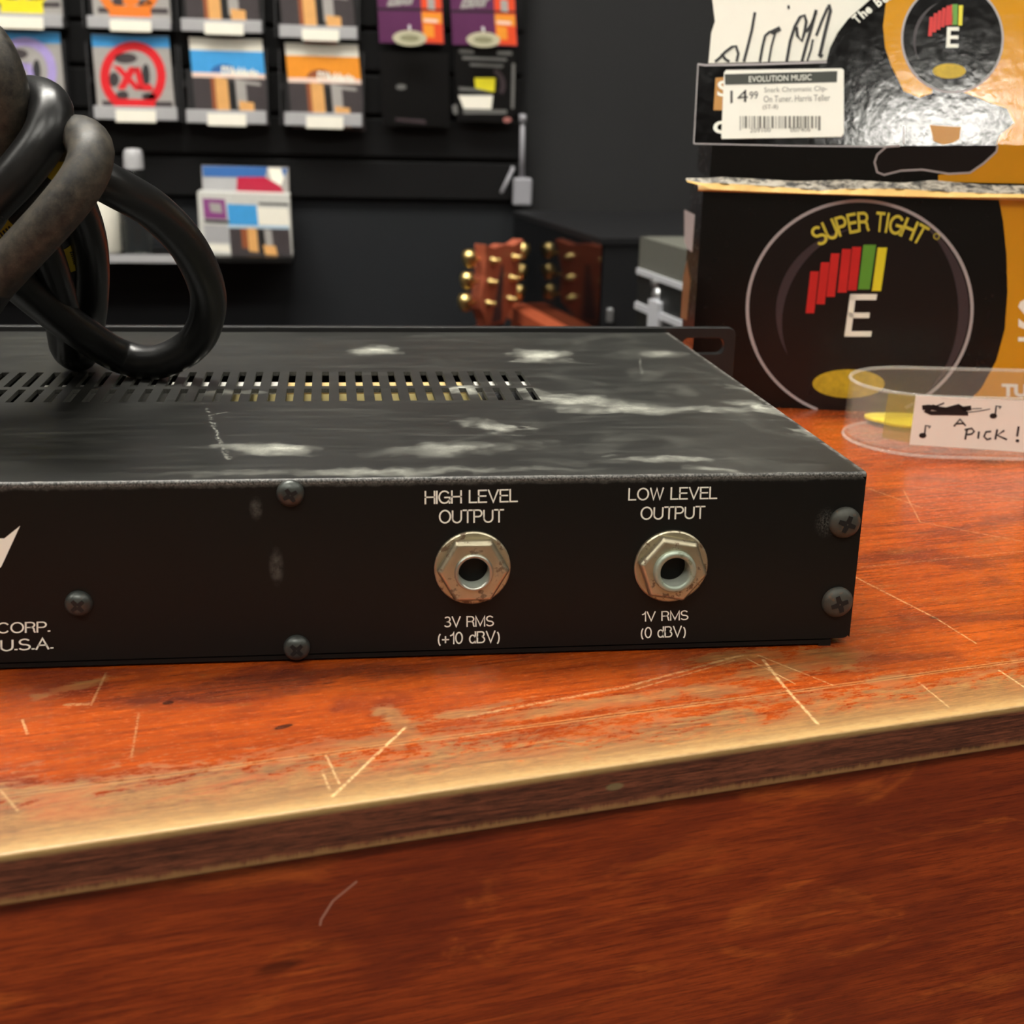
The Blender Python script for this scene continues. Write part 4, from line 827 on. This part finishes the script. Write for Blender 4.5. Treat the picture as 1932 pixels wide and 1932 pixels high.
bottle(196, 21, [(.01, 0), (20, .3), (21, 3), (21, 66), (17, 76), (9, 80), (9, 86), (.01, 86)], plain('white_bottle_plastic', lin(232, 228, 214), .35), 'white plastic bottle on the shelf seen through the cord loop', M_white, [(10, 80), (10, 96), (.01, 97)], (38, 52))
bottle(262, 17, [(.01, 0), (16, .3), (17, 3), (17.5, 72), (13, 88), (8, 96), (8, 100)], glass('clear_bottle_plastic', (.9, .92, .88), .08, ior=1.3), 'clear bottle with a pale grey cap standing beside the white bottle', M_lip, [(11.5, 97), (11, 114), (9, 119), (.01, 120)])
# boxed display
DP = Plane((0, 1345, 0), (0, -1, 0)); t = thing('pack_display_box', 'white framed display box of string packs at the end of the shelf', 'display box', DP(462, 480))
mb = MB(); q4 = [(379, 482), (552, 486), (546, 368), (372, 362)]
mb.prism([DP(a, b) for a, b in q4], (0, 40, 0), plain('white_frame_plastic', lin(206, 206, 200), .4))
def dq(a, b, c_, d, m, o): mb.art(DP, [(a+4, d), (c_+4, d+2), (c_, b+2), (a, b)], m, o)
dq(382, 374, 424, 412, plain('violet_print', lin(140, 70, 132), .4), .3); dq(394, 382, 416, 400, M_pgrey, .4); dq(384, 414, 430, 420, M_smoke, .3); dq(384, 424, 430, 456, M_lip, .3); dq(386, 460, 432, 474, M_white, .3)
dq(428, 385, 484, 424, M_blue, .3); dq(484, 391, 543, 424, M_white, .3); dq(428, 424, 543, 430, plain('pale_blue_print', lin(190, 214, 232), .4), .3); dq(432, 430, 546, 482, M_pdark, .3); dq(454, 430, 470, 468, M_sunb, .35); dq(466, 430, 484, 474, M_wood, .4); dq(488, 434, 498, 478, M_recess, .4); dq(498, 432, 512, 465, M_pgrey, .4); dq(496, 462, 520, 480, M_wood, .45)
dq(486, 382, 542, 386, M_smoke, .35)
mb.build('frame', t)
DB = Plane((0, 1388, 0), (0, -1, 0)); mb = MB(); mb.prism([DB(a, b) for a, b in [(387, 470), (548, 470), (544, 316), (380, 312)]], (0, 3, 0), M_pgrey)
def dr(P, m, o): mb.art(DB, P[::-1], m, o)
dr([(381, 313), (505, 315), (500, 336), (383, 333)], M_lblue, .2); dr([(383, 335), (447, 336), (446, 362), (384, 362)], M_lip, .2); dr([(447, 334), (500, 334), (530, 352), (540, 372), (446, 372)], plain('crimson_print', lin(176, 28, 60), .4), .25); dr([(505, 316), (543, 318), (530, 350), (512, 340)], M_white, .2); dr([(530, 318), (543, 318), (536, 335)], M_lblue, .3)
tag(mb.build('string_pack', None, DB(465, 470)), 'blue and crimson string pack standing behind the white display box on the shelf', 'string pack')

# ------------------------------------------------------------------ guitar, glossy cabinet, rail, road case
pd = Vector((149.1-115.9, 1046.6-1286.6, 0)).normalized(); pn = Vector((pd.y, -pd.x, 0)); pn = pn if pn.x < 0 else -pn
PO = Vector((115.9, 1286.6, 0)); ZT = -8.
t = thing('black_cabinet', 'glossy black cabinet mirroring the red guitar headstock beside it', 'cabinet', (300, 1150, FLOOR))
mb = MB(); A, B = PO-pd*90, PO+pd*242; back = -pn
def wall4(a, b, d, z0, z1, m): mb.prism([Vector((*a.xy, z0)), Vector((*b.xy, z0)), Vector((*b.xy, z1)), Vector((*a.xy, z1))], d, m)
wall4(A, B, back*330, FLOOR, ZT-6, M_matk); mb.build('carcass', t)
mb = MB(); wall4(A+pn*2.1, B+pn*2.1, back*2, FLOOR+30, ZT-6, M_gloss); o = mb.build('side_panel', t)
mb = MB(); wall4(A+pn*4, B+pn*4+pd*2, back*336, ZT-6, ZT, M_matk); mb.build('top', t)
fo = B+pd*.1; mb = MB(); c_ = fo+back*6; mb.box((c_.x, c_.y-7, -92), (c_.x+6, c_.y+2, -78), M_alu); mb.build('latch', t, bevel=.8)
# red wooden rail (a low bench) against the cabinet
t = thing('wooden_bench', 'narrow red wooden bench rail running along the glossy black cabinet', 'bench', PO+pn*16+Vector((0, 0, FLOOR)))
a, b = PO-pd*30+pn*3, PO+pd*232+pn*3; mb = MB(); mb.prism([Vector((*q.xy, -113)) for q in (a+pn*24, b+pn*24, b, a)], (0, 0, -16), M_rim); mb.build('seat_board', t, bevel=1)
for q in (a+pd*20, b-pd*24): mb = MB(); mb.prism([Vector((*w_.xy, -129)) for w_ in (q+pn*21, q+pd*18+pn*21, q+pd*18+pn*3, q+pn*3)], (0, 0, FLOOR+129), M_rim); mb.build('leg', t)
# guitar
hc = at_y(928, 560, 1235); ha = math.radians(-52)   # face turned towards the cabinet
gx = Vector((math.cos(ha), -math.sin(ha), 0)); gx = Vector((math.cos(math.radians(50)), math.sin(math.radians(50)), 0)); gn = Vector((gx.y, -gx.x, 0)); gz = Vector((.085, .0, 1)).normalized()
H0 = Vector((hc.x, hc.y, at_y(925, 606, 1235).z))   # foot of the headstock
gt_ = thing('acoustic_guitar', 'red acoustic guitar standing by the glossy cabinet, its gold-tuned headstock showing', 'guitar', (H0.x, H0.y, FLOOR))
hp = lambda u, v, w_=0.: H0+gx*u*1.12+gz*v*(.93 if v > 0 else 1)+gn*w_
mb = MB(); outl = [(-13, -8), (13, -8), (20, 6), (31, 20), (33, 34), (30, 60), (33, 84), (36, 98), (18, 92), (0, 95), (-18, 92), (-36, 98), (-33, 84), (-30, 60), (-33, 34), (-31, 20), (-20, 6)]
mb.prism([hp(u, v, 7) for u, v in outl], -gn*14, M_redwood); mb.art
mb.prism([hp(u, v, 7.4) for u, v in [(-9, 0), (9, 0), (5, 40), (2, 70), (-2, 70), (-5, 40)]], -gn*.4, M_ebony); mb.build('headstock', gt_, bevel=1.2)
for s_ in (-1, 1):
    for k, v in enumerate((26, 52, 78)):
        mb = MB(); mb.lathe([(4.6, 0), (4.4, 1.5), (2.6, 2), (2.6, 9), (3.2, 10), (.01, 10.5)], hp(s_*20, v, 7), gn, M_brassy, 14)
        mb.tube([hp(s_*26, v+1, -2), hp(s_*44, v+2, -2)], 1.8, M_brassy, 8)
        q = hp(s_*49, v+3, -2); mb.lathe([(.01, -9), (5.5, -8), (8, -2), (8.2, 5), (6, 9.5), (.01, 10.5)], q, gz*.9+gx*.3*s_, M_brassy, 12); mb.build('tuner', gt_)
mb = MB(); mb.prism([hp(u, v, 3) for u, v in [(-26, -360), (26, -360), (14, -6), (-14, -6)]], -gn*16, M_redwood); mb.prism([hp(u, v, 7) for u, v in [(-26, -400), (26, -400), (13, -2), (-13, -2)]], -gn*4, M_ebony); mb.build('neck', gt_)
mb = MB(); bo = []; LB = H0.z-FLOOR-360
for k in range(48):
    a = 2*math.pi*k/48; v = .5+.5*math.cos(a); wdt = (132-34*math.exp(-((v-.56)/.13)**2)-38*v*v)*1.0; bo.append((math.sin(a)*wdt, -360-LB*(1-v)*1.0))
mb.prism([hp(u, v+1.0, 2) for u, v in bo][::-1], -gn*90, M_redwood); mb.build('body', gt_, bevel=2)
# road case in front of the cabinet
CO = at_depth(1203, 520, 1120); CS = Plane(CO, pn); ct = CS(1215, 448).z
t = thing('road_case', 'road case with silver edges and a latch behind the tuner box', 'road case', Vector((CO.x+120, CO.y, FLOOR)))
A, B = CS(1204, 520), CS(1330, 520); A = A; B = B+pd*60
zz = lambda py: CS(1204, py).z
s1a, s1b, s2a, s2b = zz(505), zz(516), zz(570), zz(583)
mb = MB(); wall4(A, B, back*260, s1a, ct, plain('grey_olive_case_lid', lin(92, 92, 84), .6)); mb.build('lid', t, bevel=2)
mb = MB(); wall4(A, B, back*260, FLOOR, s1b, plain('black_case_laminate', lin(26, 27, 26), .45)); mb.build('body', t)
mb = MB(); wall4(A+pn*2, B+pn*2, back*264, s1b, s1a, M_trim); wall4(A+pn*2, B+pn*2, back*2, s2b, s2a, M_trim); mb.build('edge_trim', t)
q = CS(1240, 590); mb = MB(); a, b = q-pd*11+pn*4, q+pd*11+pn*4; wall4(a, b, back*4, q.z-34, q.z+10, M_trim); mb.build('latch', t, bevel=1)
for px, py in ((1237, 533), (1239, 556)): mb = MB(); mb.lathe([(6, 0), (5, 2), (2.5, 3.4), (.01, 3.8)], CS(px, py), pn, M_alu, 14); mb.build('rivet', t)
